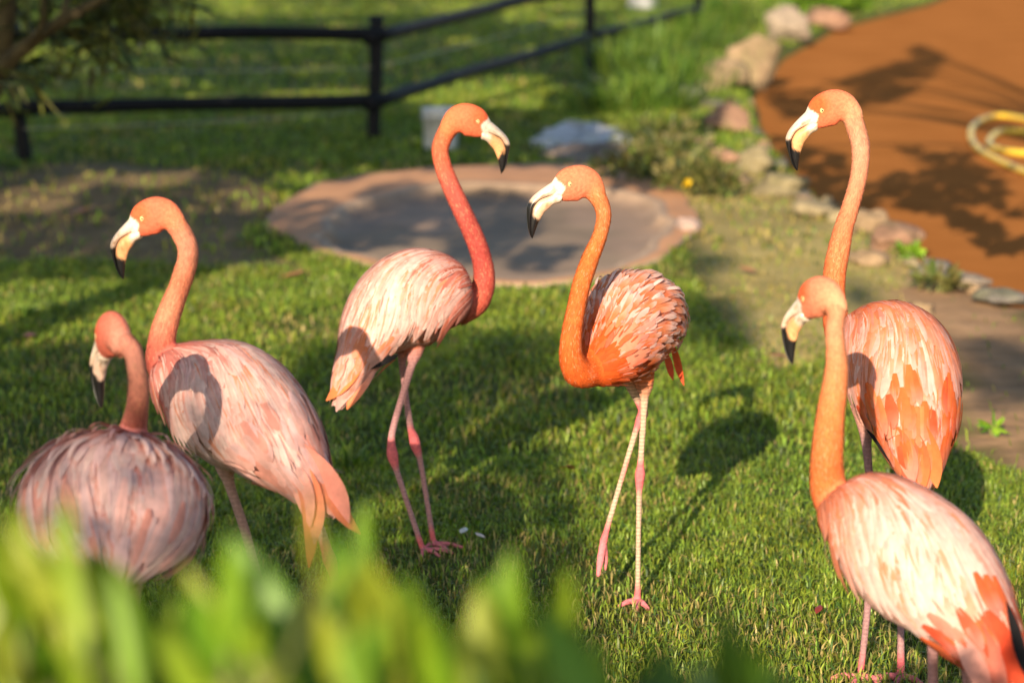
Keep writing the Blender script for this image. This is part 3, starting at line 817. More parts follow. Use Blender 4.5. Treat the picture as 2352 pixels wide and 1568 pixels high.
f3a, f3b = G(974, 1268), G(997, 1254)
B3 = dict(Y=7.0, root=G(985, 1262)[:2], seed=3, label='flamingo facing right in front of the basin, with a deep coral neck',
    head_dir=(.8, .6), hyaw=(.97, .18), tilt=8, hscale=1.0, eye=(1096, 279), headY=7.08, eye_side=1, forehead=.45,
    neck=[(1012, 334, 7.1, 20), (1014, 368, 7.1, 20), (1028, 410, 7.1, 21), (1061, 483, 7.1, 22), (1092, 551, 7.12, 23), (1109, 606, 7.13, 24), (1111, 652, 7.13, 27), (1092, 692, 7.12, 33), (1052, 705, 7.1, 46)],
    torso=[(1078, 690, 7.12, .02, 20), (1052, 690, 7.1, .075, 56), (1005, 680, 7.06, .115, 98), (950, 687, 7.02, .13, 114), (900, 717, 6.98, .125, 104), (855, 767, 6.93, .10, 70), (825, 820, 6.9, .06, 46), (795, 880, 6.87, .035, 30), (775, 930, 6.85, .010, 12)],
    legs=[dict(pts=[(955, 765, 7.0, .04), (950, 812, 6.98, .026), (945, 838, 6.97, .0135), (902, 987, 6.95, .0105), (899, 1022, 6.95, .013), (901, 1042, 6.95, .0175), (905, 1060, 6.95, .014), (911, 1080, 6.95, .0095), (968, 1252, 6.97, .009), (973, 1264, 6.98, .010)], joint=(900, 1041, 6.95), toes=toes_at(P(973, 1262, 6.98), [f3a+[.05, -.06, .004], f3a+[-.005, -.08, .004], f3a+[.09, -.02, .004]])),
          dict(pts=[(930, 775, 7.05, .03), (924, 832, 7.04, .0125), (943, 983, 7.03, .0105), (950, 1003, 7.03, .015), (954, 1022, 7.03, .016), (964, 1052, 7.03, .0095), (995, 1240, 7.05, .009), (997, 1250, 7.05, .010)], joint=(952, 1012, 7.03), toes=toes_at(P(997, 1248, 7.05), [f3b+[.09, -.03, .004], f3b+[.05, -.08, .004], f3b+[-.03, -.05, .004]]))],
    neck_cols=[lin(243, 128, 78), lin(240, 122, 82), lin(222, 104, 84), lin(206, 90, 76), lin(198, 82, 70), lin(206, 90, 72), lin(222, 106, 78)], head_col=lin(243, 122, 84),
    belly=lin(232, 140, 115), belly_pal=[PALE, PINK, ORG], belly_w=[4, 3, 2], belly_edge=PALER, pal=None, leg_col=(.50, .26, .26),
    big=sleek([PALE, PALER, ORG, PINK], [4, 5, 1.8, 1.2], PALER, [PALE, ORG, PINK], [3, 2, 2]),
    long=[('tail_feather', [(850, 790, 6.85), (810, 850, 6.84), (770, 900, 6.83), (749, 920, 6.82)], 36, ORG, ORG), ('tail_feather', [(860, 800, 6.85), (820, 860, 6.84), (785, 915, 6.83), (772, 945, 6.82)], 36, PALE, PALE),
          ('tail_feather', [(870, 810, 6.86), (840, 860, 6.85), (812, 910, 6.84), (797, 940, 6.83)], 34, PALE, ORG), ('tail_feather', [(880, 815, 6.87), (850, 850, 6.86), (828, 890, 6.85), (815, 920, 6.84)], 30, PALE, PALER),
          ('flight_feather', [(915, 815, 6.86), (893, 824, 6.84), (870, 834, 6.84), (845, 848, 6.84)], 17, BLACK, BLACK)])

f4 = G(1464, 1392)
B4 = dict(Y=6.42, root=f4[:2], seed=4, strands=.8, wing_off=.008, label='orange flamingo with ruffled back feathers lifting one foot off the grass',
    head_dir=(-.5, -.87), hyaw=(-.97, -.22), tilt=0, hscale=.97, eye=(1310, 423), headY=6.18, eye_side=-1, forehead=.12,
    neck=[(1386, 486, 6.2, 18), (1379, 537, 6.2, 17.5), (1356, 594, 6.18, 21), (1336, 652, 6.16, 22), (1323, 710, 6.14, 22.5), (1313, 768, 6.13, 25), (1312, 818, 6.14, 29), (1330, 852, 6.18, 38), (1368, 838, 6.25, 50)],
    torso=[(1345, 858, 6.20, .02, 18), (1366, 842, 6.23, .075, 52), (1398, 803, 6.30, .108, 90), (1432, 758, 6.40, .122, 118), (1466, 735, 6.50, .118, 116), (1496, 742, 6.60, .09, 92), (1520, 765, 6.68, .05, 56), (1538, 792, 6.74, .015, 22)],
    legs=[dict(pts=[(1476, 850, 6.42, .034), (1480, 890, 6.42, .024), (1480, 912, 6.42, .0125), (1475, 1007, 6.42, .0088), (1471, 1068, 6.42, .010), (1470, 1088, 6.42, .0150), (1469, 1108, 6.42, .012), (1468, 1132, 6.42, .0088), (1465, 1337, 6.43, .0080), (1464, 1384, 6.44, .011)], joint=(1470, 1092, 6.42), toes=toes_at(P(1464, 1380, 6.44), [G(1420, 1402)+[0, 0, .012], G(1461, 1412)+[0, 0, .010], G(1489, 1408)+[0, 0, .012]], .009)),
          dict(pts=[(1440, 840, 6.45, .034), (1452, 888, 6.46, .017), (1472, 936, 6.48, .010), (1477, 948, 6.48, .0150), (1470, 964, 6.48, .0130), (1461, 987, 6.46, .0088), (1393, 1218, 6.40, .0085), (1386, 1243, 6.40, .012)], joint=(1473, 956, 6.48), toes=[[(*P(1386, 1240, 6.40), .010), (*P(1379, 1285, 6.39), .0105), (*P(1373, 1324, 6.38), .006)], [(*P(1387, 1242, 6.40), .010), (*P(1392, 1280, 6.41), .007), (*P(1391, 1310, 6.41), .004)]])],
    neck_cols=[lin(246, 140, 84), lin(244, 138, 78), lin(244, 130, 62), lin(242, 124, 58), lin(240, 118, 52), lin(238, 108, 44), lin(236, 98, 38)], head_col=lin(244, 134, 98),
    belly=lin(238, 120, 60), belly_pal=[ORG, PALE, DEEP, PALER], belly_w=[4, 2.2, 1.2, 1.4], belly_edge=PALER, pal=None, under=(.72, .12, .02), bl1=.24, bl0=.08, rings=.24, leg_col=(.60, .42, .30), bill_mid=(.72, .47, .31), ublk=.40,
    big=[('covert_feather', 210, (.16, .80), (0, 2.1), .060, .020, .40, ([ORG, PALE, DEEP, PALER], [6, 2.5, 2.2, 1.2], PALER, .62), .24, .7, .3),
         ('scapular_feather', 100, (.25, .85), (0, 1.7), .078, .020, .35, ([ORG, PALER, DEEP], [5, 2, 2], PALER, .62), .5, .6, .6), ('wispy_feather', 50, (.22, .75), (0, 1.1), .075, .013, .3, ([PALER, PALE], [3, 2], PALER, .6), 1.0, .5, .9),
         ('breast_feather', 110, (.04, .30), (0, 2.6), .036, .015, .2, ([ORG, PALE, PALER, DEEP], [3, 3, 2, 1], PALE, .4), .25, .9, .2)],
    long=[('tail_feather', [(1535, 780, 6.66), (1550, 810, 6.64), (1560, 850, 6.63), (1571, 885, 6.62)], 17, DEEP, RED), ('tail_feather', [(1525, 800, 6.66), (1535, 830, 6.64), (1541, 855, 6.63), (1546, 873, 6.62)], 16, DEEP, RED)])

B5 = dict(Y=5.85, root=G(2022, 1563)[:2], seed=5, strands=.6, label='tall coral flamingo seen from behind with scarlet tail, near the pond bank',
    head_dir=(-.35, .94), hyaw=(-.98, .08), tilt=13, hscale=.96, eye=(1889, 254), headY=6.18, eye_side=-1, forehead=.95,
    neck=[(1974, 322, 6.2, 22), (1977, 358, 6.2, 20.5), (1974, 396, 6.2, 20), (1965, 436, 6.2, 20), (1952, 480, 6.2, 21), (1938, 524, 6.2, 23), (1928, 568, 6.2, 26), (1919, 612, 6.2, 27), (1915, 656, 6.2, 27), (1917, 710, 6.2, 29), (1930, 765, 6.16, 36), (1970, 800, 6.1, 50)],
    torso=[(1955, 800, 6.12, .02, 20), (1985, 800, 6.08, .08, 75), (2025, 802, 6.0, .112, 112), (2058, 828, 5.92, .124, 134), (2078, 880, 5.84, .121, 130), (2095, 950, 5.76, .10, 96), (2105, 1020, 5.70, .072, 66), (2112, 1080, 5.66, .048, 40), (2118, 1130, 5.63, .015, 16)],
    legs=[dict(pts=[(1988, 930, 5.92, .04), (1989, 1000, 5.92, .016), (1996, 1088, 5.90, .0105), (2004, 1230, 5.88, .011), (2003, 1262, 5.87, .016), (2000, 1290, 5.87, .011), (1992, 1402, 5.84, .0095), (1976, 1549, 5.82, .009), (1974, 1556, 5.81, .011)], joint=(2003, 1262, 5.87), toes=toes_at(P(1974, 1555, 5.81), [g5a+[-.075, -.02, .012], g5a+[-.03, -.08, .012], g5a+[.045, -.05, .012]], .010)),
          dict(pts=[(2060, 930, 5.9, .035), (2062, 1010, 5.88, .013), (2068, 1240, 5.86, .012), (2069, 1262, 5.86, .016), (2069, 1290, 5.86, .011), (2069, 1461, 5.84, .0095), (2069, 1556, 5.81, .011)], joint=(2069, 1262, 5.86), toes=toes_at(P(2069, 1555, 5.81), [g5b+[-.075, -.01, .012], g5b+[-.03, -.08, .012], g5b+[.045, -.05, .012]], .010))],
    neck_cols=[lin(246, 165, 118), lin(246, 168, 130), lin(245, 158, 115), lin(244, 140, 90), lin(242, 128, 72), lin(240, 118, 62), lin(238, 112, 60)], head_col=lin(244, 128, 90),
    belly=lin(236, 170, 150), belly_pal=[PALE, ORG, PINK], belly_w=[3, 3, 2], belly_edge=PALER, pal=None, leg_col=(.34, .19, .19),
    big=sleek([ORG, PINK, PALE, PALER], [6, 3, 2.2, .8], PALE*.7+PALER*.3, [DEEP, RED, ORG], [4, 2, 2], 1.2, .52),
    long=[('flight_feather', [(1990, 985, 5.72), (2020, 1020, 5.69), (2045, 1055, 5.67), (2062, 1085, 5.66)], 13, BLACK, BLACK), ('tail_feather', [(2110, 960, 5.66), (2130, 1020, 5.64), (2145, 1070, 5.62), (2152, 1120, 5.6)], 44, DEEP, ORG),
          ('tail_feather', [(2085, 970, 5.66), (2105, 1030, 5.64), (2115, 1080, 5.62), (2120, 1130, 5.6)], 48, RED, ORG), ('tail_feather', [(2060, 980, 5.66), (2080, 1035, 5.64), (2092, 1075, 5.62), (2100, 1110, 5.6)], 44, DEEP, PINK)])

B6 = dict(Y=4.85, root=G(2150, 1840)[:2], seed=6, label='peach flamingo with bright red tail turned away, its bill hanging down',
    head_dir=(-.75, .66), hyaw=(-.6, .8), tilt=14, hscale=.91, lblk=.52, eye=(1846, 686), headY=4.99, eye_side=-1, forehead=.8,
    neck=[(1920, 722, 4.93, 22), (1917, 758, 4.92, 21.5), (1919, 790, 4.92, 23), (1922, 831, 4.92, 26), (1920, 866, 4.92, 29), (1908, 951, 4.93, 34), (1900, 1041, 4.95, 38), (1900, 1090, 4.97, 41), (1910, 1140, 4.98, 47), (1950, 1180, 4.97, 60)],
    torso=[(1890, 1165, 5.0, .02, 20), (1925, 1175, 4.97, .065, 60), (1990, 1198, 4.92, .105, 122), (2060, 1250, 4.86, .128, 146), (2130, 1310, 4.80, .132, 148), (2195, 1375, 4.74, .115, 120), (2250, 1440, 4.69, .08, 86), (2300, 1510, 4.65, .052, 56), (2350, 1590, 4.61, .03, 32), (2385, 1645, 4.58, .01, 12)],
    legs=[dict(pts=[(2135, 1390, 4.80, .035), (2141, 1462, 4.79, .014), (2143, 1568, 4.78, .0115), (2146, 1650, 4.77, .011), (2147, 1680, 4.77, .016), (2146, 1710, 4.77, .011), (2150, 1850, 4.76, .0095), (2150, 1862, 4.76, .011)], joint=(2147, 1680, 4.77)),
          dict(pts=[(2190, 1400, 4.78, .035), (2215, 1500, 4.77, .014), (2225, 1600, 4.76, .0115), (2228, 1660, 4.76, .012), (2229, 1690, 4.76, .016), (2228, 1720, 4.76, .011), (2226, 1850, 4.76, .0095), (2226, 1862, 4.76, .011)], joint=(2229, 1690, 4.76))],
    neck_cols=[lin(247, 168, 120), lin(246, 165, 118), lin(245, 152, 96), lin(244, 140, 78), lin(243, 135, 72), lin(240, 126, 66), lin(240, 130, 78)], head_col=lin(244, 142, 108),
    belly=lin(238, 185, 165), belly_pal=[PALER, PALE, ORG], belly_w=[5, 3, 1], belly_edge=PALER, pal=None, leg_col=(.42, .22, .22),
    big=sleek([PALER, PALE, ORG, PINK], [6, 4, 1.4, .6], PALER, [RED, DEEP, PINK], [4, 2, 1.5], 1.0, .54),
    long=[('flight_feather', [(2312, 1380, 4.56), (2330, 1440, 4.54), (2345, 1500, 4.52), (2372, 1575, 4.5)], 26, BLACK, BLACK), ('tail_feather', [(2270, 1400, 4.62), (2300, 1460, 4.6), (2325, 1520, 4.58), (2355, 1590, 4.56)], 56, RED, RED),
          ('tail_feather', [(2230, 1410, 4.62), (2260, 1480, 4.6), (2285, 1540, 4.58), (2310, 1600, 4.56)], 56, RED, PINK), ('tail_feather', [(2190, 1440, 4.62), (2225, 1500, 4.6), (2250, 1550, 4.58), (2275, 1610, 4.56)], 50, PALE, PINK)])
for b in (B1, B2, B3, B4, B5, B6): make_bird(b)

# ------------------------------------------------------------------ fence of tarred poles
def pole(name, a, b, r, parent, off, n=10, wob=.006):
    a, b = np.asarray(a, float), np.asarray(b, float)
    k = np.linspace(0, 1, 6)[:, None]; p = a*(1-k)+b*k
    p[1:-1] += (rng.random((4, 3))-.5)*2*wob
    rr = r*(.95+.1*rng.random(6))
    d = b-a; lat = (0, 1, 0) if abs(unit(d)[1]) < .8 else (1, 0, 0)
    sec = [[*q, x, x] for q, x in zip(p, rr)]
    v, q, t = Tube(sec, lat, 14, n).geo()
    return obj(name, mesh(name, v-off, [q, t]), M['fence'], parent)

pL, pM, pR = G(62, 372), G(858, 325), G(1353, 170)
dR = pR-pM; pR2 = pR+dR*.85
pLL = pL+np.array([-2.6, -3.2, 0])
fence = empty('pole_fence', pM); fo = pM
tag(fence, 'black two-rail wooden pole fence across the lawn behind the basin', 'fence')
for b0, top in ((pL, P(22, 110, pL[1])), (pM, P(864, 36, pM[1])), (pR, P(1357, -90, pR[1])), (pR2, pR2+[0, 0, 1.0]), (pLL, pLL+[0, 0, 1.0])):
    pole('post', b0-[0, 0, .15], top, .056, fence, fo, 12)
zlo = P(860, 230, pM[1])[2]; zhi = P(860, 80, pM[1])[2]
def rail(a, b, za, zb, r=.053):
    e = unit(np.array([*(b-a)[:2], 0]))*.10
    pole('rail', np.array([a[0], a[1], za])-e+[0, -.06, 0], np.array([b[0], b[1], zb])+e+[0, -.06, 0], r, fence, fo, 12, .01)
zl_lo = P(62, 243, pL[1])[2]; zl_hi = P(62, 72, pL[1])[2]; zr_lo = P(1355, 82, pR[1])[2]; zr_hi = P(1355, -36, pR[1])[2]
rail(pL, pM, zl_lo, zlo); rail(pL, pM, zl_hi, zhi); rail(pM, pR, zlo-.02, zr_lo); rail(pM, pR, zhi-.02, zr_hi)
rail(pR, pR2, zr_lo, zr_lo); rail(pR, pR2, zr_hi, zr_hi); rail(pLL, pL, zl_lo-.0, zl_lo-.02); rail(pLL, pL, zl_hi, zl_hi)
for a, b, za, zb in ((pL, pM, (zl_lo+zl_hi)/2, (zlo+zhi)/2), (pM, pR, (zlo+zhi)/2, (zr_lo+zr_hi)/2), (pR, pR2, zr_lo-.12, zr_lo-.12), (pL, pM, .25, .25)):
    A = np.array([a[0], a[1]-.05, za]); Bq = np.array([b[0], b[1]-.05, zb])
    v, q, t = Tube([[*(A*(1-k)+Bq*k-np.array([0, 0, .02*math.sin(k*3.14)])), .0028, .0028] for k in (0, .25, .5, .75, 1)], (0, 1, 0), 12, 6).geo()
    obj('wire', mesh('wire', v-fo, [q, t]), M['metal'], fence)

# ------------------------------------------------------------------ stones
def blob(seed, sx, sy, sz, rough=.35, sub=3, flat=0.0):
    import bmesh
    bm = bmesh.new(); bmesh.ops.create_icosphere(bm, subdivisions=sub, radius=1.0)
    r = np.random.default_rng(seed); v = np.array([x.co[:] for x in bm.verts]); f = np.array([[y.index for y in x.verts] for x in bm.faces]); bm.free()
    # chop with random planes for faceted stone, then roughen
    for _ in range(9):
        n = unit(r.normal(size=3)); d = .62+.3*r.random(); e = v@n-d; v = v-np.clip(e, 0, None)[:, None]*n*.92
    for s_, a_ in ((1.3, .16), (3.1, .08), (7, .035)):
        ph = r.random(6)*6
        v = v*(1+rough*a_*2*(np.sin(v[:, 0]*s_*2+ph[0])*np.cos(v[:, 1]*s_*2+ph[1])+np.sin(v[:, 2]*s_*2.3+ph[2]+v[:, 0]*s_))[:, None])
    v = v*[sx, sy, sz]
    return v, f

def rock(px, py, wpx, hpx, col, label, seed, depth=1.0, rz=0.0, name='bank_stone', cat='stone', group=None):
    g = G(px, py); Y = g[1]; sx = wpx/F*Y/2; sz = hpx/F*Y/2
    v, f = blob(seed, sx*1.12, sx*depth*1.1, sz*1.2, .5)
    c, s_ = math.cos(rz), math.sin(rz); v[:, :2] = v[:, :2]@np.array([[c, s_], [-s_, c]])
    v[:, 2] += sz*.72
    r = np.random.default_rng(seed+50); n = fbm(v[:, 0]*9+v[:, 1]*7, v[:, 2]*9, 1, seed % 40)[:, None]
    cc = np.asarray(col)*(.65+.7*n)
    moss = smooth(.55, .75, fbm(v[:, 0]*6, v[:, 1]*6+v[:, 2]*4, 1, (seed+7) % 40))[:, None]*.35
    cc = cc*(1-moss)+np.array([.13, .15, .05])*moss
    o = obj(name, mesh(name, v, f, cc), M['stone'], loc=(g[0], g[1]+sx*depth*.7, height(g[0:1], g[1:2])[0]))
    return tag(o, label, cat, group)

TAN, PNK, GRY, WHT = (.27, .19, .115), (.28, .165, .11), (.16, .145, .13), (.28, .225, .17)
SB = 'stones along the pond bank'
rock(1722, 188, 128, 112, TAN, 'large upright tan boulder at the far pond bank', 101, .7, group=SB)
rock(1812, 95, 90, 84, WHT, 'pale boulder behind the large upright tan boulder', 102, .8, group=SB)
rock(1655, 212, 118, 66, (.32, .23, .14), 'broad sunlit tan stone beside the large boulder', 103, .8, group=SB)
rock(1595, 232, 62, 34, GRY, 'small grey stone at the edge of the tall grass', 104, .8, group=SB)
rock(1632, 250, 60, 26, GRY, 'flat bluish grey stone below the broad tan stone', 105, .9, group=SB)
rock(1684, 308, 104, 76, PNK, 'rounded pinkish stone on the pond edge below the grey stones', 106, .8, group=SB)
rock(1618, 345, 50, 34, TAN, 'small tan stone among the low weeds', 107, .9, group=SB)
rock(1668, 378, 62, 40, PNK, 'small pink stone among weeds next to the pond edge', 108, .9, group=SB)
rock(1735, 402, 92, 58, (.25, .21, .12), 'mossy rounded stone on the bank by the green water margin', 109, .9, group=SB)
rock(1800, 452, 120, 56, (.25, .21, .12), 'broad mossy stone at the water margin', 110, .9, group=SB)
rock(1690, 428, 84, 40, TAN, 'low tan stone behind the mossy stones', 111, .9, group=SB)
rock(1870, 500, 86, 46, (.28, .23, .14), 'mossy tan stone half hidden by the tall flamingo', 112, .9, group=SB)
rock(1996, 528, 78, 58, TAN, 'upright tan stone beside the coral neck of the tall flamingo', 113, .8, group=SB)
rock(2052, 580, 140, 66, PNK, 'big pinkish block of stone on the near pond bank', 114, .8, .2, group=SB)
rock(2000, 610, 90, 40, TAN, 'half buried tan stone in front of the pinkish block', 115, .9, group=SB)
rock(2222, 660, 130, 44, WHT, 'flat pale stone at the water edge past the pinkish block', 116, .9, .3, group=SB)
rock(2310, 700, 110, 44, GRY, 'flat grey stone in the shade on the near bank', 117, .9, .3, group=SB)
rock(2140, 632, 80, 36, GRY, 'dark low stone between the pinkish block and the flat pale stone', 118, .9, group=SB)
rock(2120, 720, 70, 30, TAN, 'small tan stone lying on the bare soil', 119, .9, group=SB)
rock(1584, 538, 56, 44, (.42, .31, .27), 'whitish pink stone on the right rim of the basin', 120, .8, name='rim_stone')
rr_ = np.random.default_rng(909)
NAMED = [(1722, 188, 'large upright tan boulder'), (1812, 95, 'pale boulder'), (1655, 212, 'broad sunlit tan stone'), (1632, 250, 'flat bluish grey stone'), (1684, 308, 'rounded pinkish stone'), (1668, 378, 'small pink stone among weeds'), (1735, 402, 'mossy rounded stone'),
         (1800, 452, 'broad mossy stone'), (1870, 500, 'mossy tan stone'), (1996, 528, 'upright tan stone'), (2052, 580, 'big pinkish block'), (2222, 660, 'flat pale stone'), (2310, 700, 'flat grey stone'), (2140, 632, 'dark low stone'), (1905, 62, 'reddish stone')]
for k in range(26):                     # small stones wedged along the bank
    t_ = rr_.random()*(len(bank_px)-2); i_ = int(t_); f_ = t_-i_
    bx = bank_px[i_][0]*(1-f_)+bank_px[i_+1][0]*f_-14-60*rr_.random(); by = bank_px[i_][1]*(1-f_)+bank_px[i_+1][1]*f_+14*rr_.random()
    near_ = min(NAMED, key=lambda q: (q[0]-bx)**2+(q[1]-by)**2)[2]
    sz_ = (22+34*rr_.random())*(.6+by/1000)
    rock(bx, by, sz_, sz_*.5, (TAN, PNK, GRY, (.27, .22, .13))[k % 4], 'small %s stone wedged in beside the %s' % (('tan', 'pinkish', 'grey', 'olive brown')[k % 4], near_), 140+k, .9, rr_.random()*3, name='small_stone', group='small stones along the bank')
rock(1905, 62, 100, 60, PNK, 'reddish stone under the overhanging leafy plant', 121, .8, group=SB)

def slab(poly_px, z, thick, col, label, seed, tilt=.03):
    g = np.array([G(*p) for p in poly_px]); c = g.mean(0)
    n = 60; k = np.linspace(0, len(g), n, endpoint=False); i0 = k.astype(int); fr = (k-i0)[:, None]
    ring = g[i0]*(1-fr)+g[(i0+1) % len(g)]*fr
    r = np.random.default_rng(seed); ring = ring+(r.random((n, 3))-.5)*.09
    rows = []
    for f, dz in ((1.0, -.05), (1.0, thick*.8), (.95, thick), (.6, thick+.01), (.25, thick+.005), (.01, thick+.01)):
        q = c+(ring-c)*f; q = q.copy(); q[:, 2] = z+dz+tilt*(q[:, 1]-c[1])+(r.random(n)-.5)*.012; rows.append(q)
    v = np.concatenate(rows); i, j = np.meshgrid(np.arange(5), np.arange(n), indexing='ij'); j2 = (j+1) % n
    q = np.stack([i*n+j, i*n+j2, (i+1)*n+j2, (i+1)*n+j], -1).reshape(-1, 4)
    nn = fbm(v[:, 0]*3, v[:, 1]*3, 1, seed)[:, None]
    base = np.array([c[0], c[1], 0])
    o = obj('stone_slab', mesh('stone_slab', v-base, q, np.asarray(col)*(.75+.5*nn), smooth=False), M['stone'], loc=tuple(base))
    tag(o, label, 'slab')
slab([(1212, 336), (1250, 318), (1300, 297), (1370, 304), (1420, 316), (1462, 332), (1410, 346), (1330, 350), (1262, 346)], .03, .025, (.58, .58, .58), 'whitish flat stone slab lying behind the basin', 5)
slab([(1240, 362), (1300, 344), (1400, 342), (1455, 350), (1420, 372), (1340, 380)], .0, .04, (.26, .2, .16), 'brown stone slab under the whitish slab', 6)

# ------------------------------------------------------------------ buckets and hose
def bucket(px, py, wpx, hpx, label):
    g = G(px, py); k = g[1]/F; r = wpx*k/2; h = hpx*k
    root = empty('bucket', g); tag(root, label, 'bucket')
    prof = [(0, 0), (r*.93, 0), (r*.95, .006), (r*.98, h*.80), (r*1.04, h*.80), (r*1.04, h*.835), (r*.98, h*.84), (r*.99, h*.93), (r*1.06, h*.93), (r*1.06, h*1.0), (r*.98, h*1.0), (r*.95, h*.94), (r*.91, .02), (0, .02)]
    m = 36; v = np.array([[a*math.cos(t), a*math.sin(t), z] for a, z in prof for t in np.linspace(0, 2*np.pi, m, endpoint=False)])
    i, j = np.meshgrid(np.arange(len(prof)-1), np.arange(m), indexing='ij'); j2 = (j+1) % m
    q = np.stack([i*m+j, i*m+j2, (i+1)*m+j2, (i+1)*m+j], -1).reshape(-1, 4)
    obj('shell', mesh('shell', v, q), M['white_plastic'], root)
    hs = [[r*1.07*math.cos(t), r*.35-r*.9*math.sin(t)*.5-r*.5, h*.88-math.sin(t)*h*.35, .004, .004] for t in np.linspace(0, np.pi, 9)]
    v, q, t = Tube(hs, (0, 1, .2), 24, 6).geo(); obj('handle', mesh('handle', v, [q, t]), M['metal'], root)
bucket(1012, 341, 82, 92, 'white plastic bucket standing on the grass near the fence post')
bucket(1476, 20, 70, 66, 'white tub on the far lawn beyond the fence')

hp = [(2420, 420), (2352, 394), (2289, 366), (2246, 340), (2230, 309), (2246, 281), (2296, 266), (2352, 274), (2420, 292), (2430, 330), (2390, 352), (2330, 350), (2280, 338), (2276, 318), (2304, 302), (2352, 303), (2440, 312), (2520, 350)]
hs = [[*G(x, y, -.06), .027, .027] for x, y in hp]
v, q, t = Tube(hs, (.2, .1, 1), 220, 12).geo()
ho = np.array([*hs[0][:2], 0]); tag(obj('hose', mesh('hose', v-ho, [q, t]), M['hose'], loc=tuple(ho)), 'yellow hose lying in loops on the brown pond water', 'hose')

# ------------------------------------------------------------------ plants
def leaf_shape(ln, wd, bend=.15, rows=7):
    s = np.linspace(0, 1, rows); w = wd*.5*np.sin(np.pi*np.clip(s, .02, .985)**.85)**.8; w[-1] = wd*.02
    y = -bend*ln*s**2
    v = np.stack([np.stack([-w, y-w*.25, s*ln], 1), np.stack([0*s, y, s*ln], 1), np.stack([w, y-w*.25, s*ln], 1)], 1).reshape(-1, 3)
    a = np.arange(rows-1)[:, None]*3+np.array([0, 1])[None]; b = a.ravel()
    return v, np.stack([b, b+1, b+4, b+3], 1)

def scatter_leaves(cent, ln, wd, cols, seed, updir=(0, 0, 1), spread=1.0, rows=4):
    """One mesh of many leaves at given centres."""
    r = np.random.default_rng(seed); n = len(cent); lv, lf = leaf_shape(1, 1, .2, rows)
    ax = r.normal(size=(n, 3))*spread+np.asarray(updir); ax /= np.linalg.norm(ax, axis=1)[:, None]
    nr = r.normal(size=(n, 3)); nr -= (nr*ax).sum(1)[:, None]*ax; nr /= np.linalg.norm(nr, axis=1)[:, None]; sd = np.cross(nr, ax)
    L = ln*(.6+.8*r.random(n)); Wd = wd*(.6+.8*r.random(n))
    V = (cent[:, None]+lv[None, :, 0, None]*(sd*Wd[:, None])[:, None]+lv[None, :, 1, None]*(nr*L[:, None])[:, None]+(lv[None, :, 2, None]-.4)*(ax*L[:, None])[:, None])
    Fc = (np.arange(n)[:, None, None]*len(lv)+lf[None]).reshape(-1, 4)
    C = np.repeat(np.asarray(cols)[r.integers(0, len(cols), n)]*(.65+.7*r.random((n, 1))), len(lv), 0)
    return V.reshape(-1, 3), Fc, C

GRN = [(.10, .19, .025), (.14, .24, .03), (.07, .15, .02), (.18, .25, .04)]
def tuft(name, px, py, hm, n, spread, label, group, seed, cols=GRN, wid=.02, cat='grass clump'):
    g = G(px, py); r = np.random.default_rng(seed)
    x = r.normal(size=n)*spread; y = r.normal(size=n)*spread*.8
    cc = np.asarray(cols)[r.integers(0, len(cols), n)]*(.7+.6*r.random((n, 1)))
    v, q, t, c = blades(x, y, hm*(.5+.6*r.random(n)), np.full(n, wid)*(.7+.6*r.random(n)), cc, .8, z0=np.zeros(n), seed=seed, ang=np.arctan2(y, x)+r.normal(size=n)*.5)
    o = obj(name, mesh(name, v, [q, t], c), M['grass'], loc=tuple(g)); return tag(o, label, cat, group)
for k, (px, py, h, n, sp) in enumerate([(1450, 190, .55, 260, .30), (1520, 150, .60, 300, .34), (1580, 110, .60, 300, .36), (1500, 250, .42, 240, .26), (1560, 210, .45, 240, .25), (1640, 60, .6, 260, .4), (1420, 260, .35, 200, .25)]):
    tuft('tall_grass', px, py, h, n, sp, 'clump of long bright green grass between the fence and the bank stones', 'tall grass by the bank', 300+k)
for k, (px, py) in enumerate([(45, 735), (140, 722), (800, 1070)]):
    tuft('grass_tuft', px, py,   .10, 40, .035, ('tuft of longer grass on the sunny lawn behind the ruffled flamingo', 'tuft of longer grass on the sunny lawn left of the arched neck', 'tuft of longer grass behind the tail of the pale flamingo')[k], None, 330+k, wid=.008, cat='grass tuft')

def weed(px, py, hm, rm, n, label, seed, cols, ln=.065, wd=.03, name='weed', group=None, cat='weed'):
    g = G(px, py); r = np.random.default_rng(seed); root = empty(name, g); tag(root, label, cat, group)
    p = r.normal(size=(n, 3)); p /= np.linalg.norm(p, axis=1)[:, None]; p *= (r.random((n, 1))**.4)
    p = p*[rm, rm, hm*.5]+[0, 0, hm*.5]; p[:, 2] = np.abs(p[:, 2])+.02
    v, f, c = scatter_leaves(p, ln, wd, cols, seed, (0, 0, .4)); o = obj('foliage', mesh('foliage', v, f, c), M['leaf'], root); o['kind'] = 'stuff'
    gs = []
    for k in range(7):
        e = p[r.integers(0, n)]; gs.append(Tube([[e[0]*.1, e[1]*.1, -.02, .006, .006], [*(e*.5), .005, .005], [*e, .002, .002]], (0, 1, .1), 8, 6).geo())
    v, q, t = join(gs); obj('stem', mesh('stem', v, [q, t]), M['wood'], root)
    return root
OLV = [(.10, .12, .03), (.15, .15, .04), (.06, .09, .02), (.20, .17, .06)]
WG = 'low weeds between basin and stones'
weed(1470, 420, .22, .36, 240, 'low weed patch right behind the basin rim, beside the whitish slab', 401, OLV, group=WG)
weed(1545, 400, .26, .34, 240, 'bushy olive weed next to the small tan stone', 402, OLV, group=WG)
wf = weed(1590, 445, .22, .30, 220, 'low weed with one yellow flower beside the basin', 403, OLV, group=WG)
weed(1520, 350, .26, .40, 240, 'leafy weed growing behind the whitish slab', 404, OLV, group=WG)
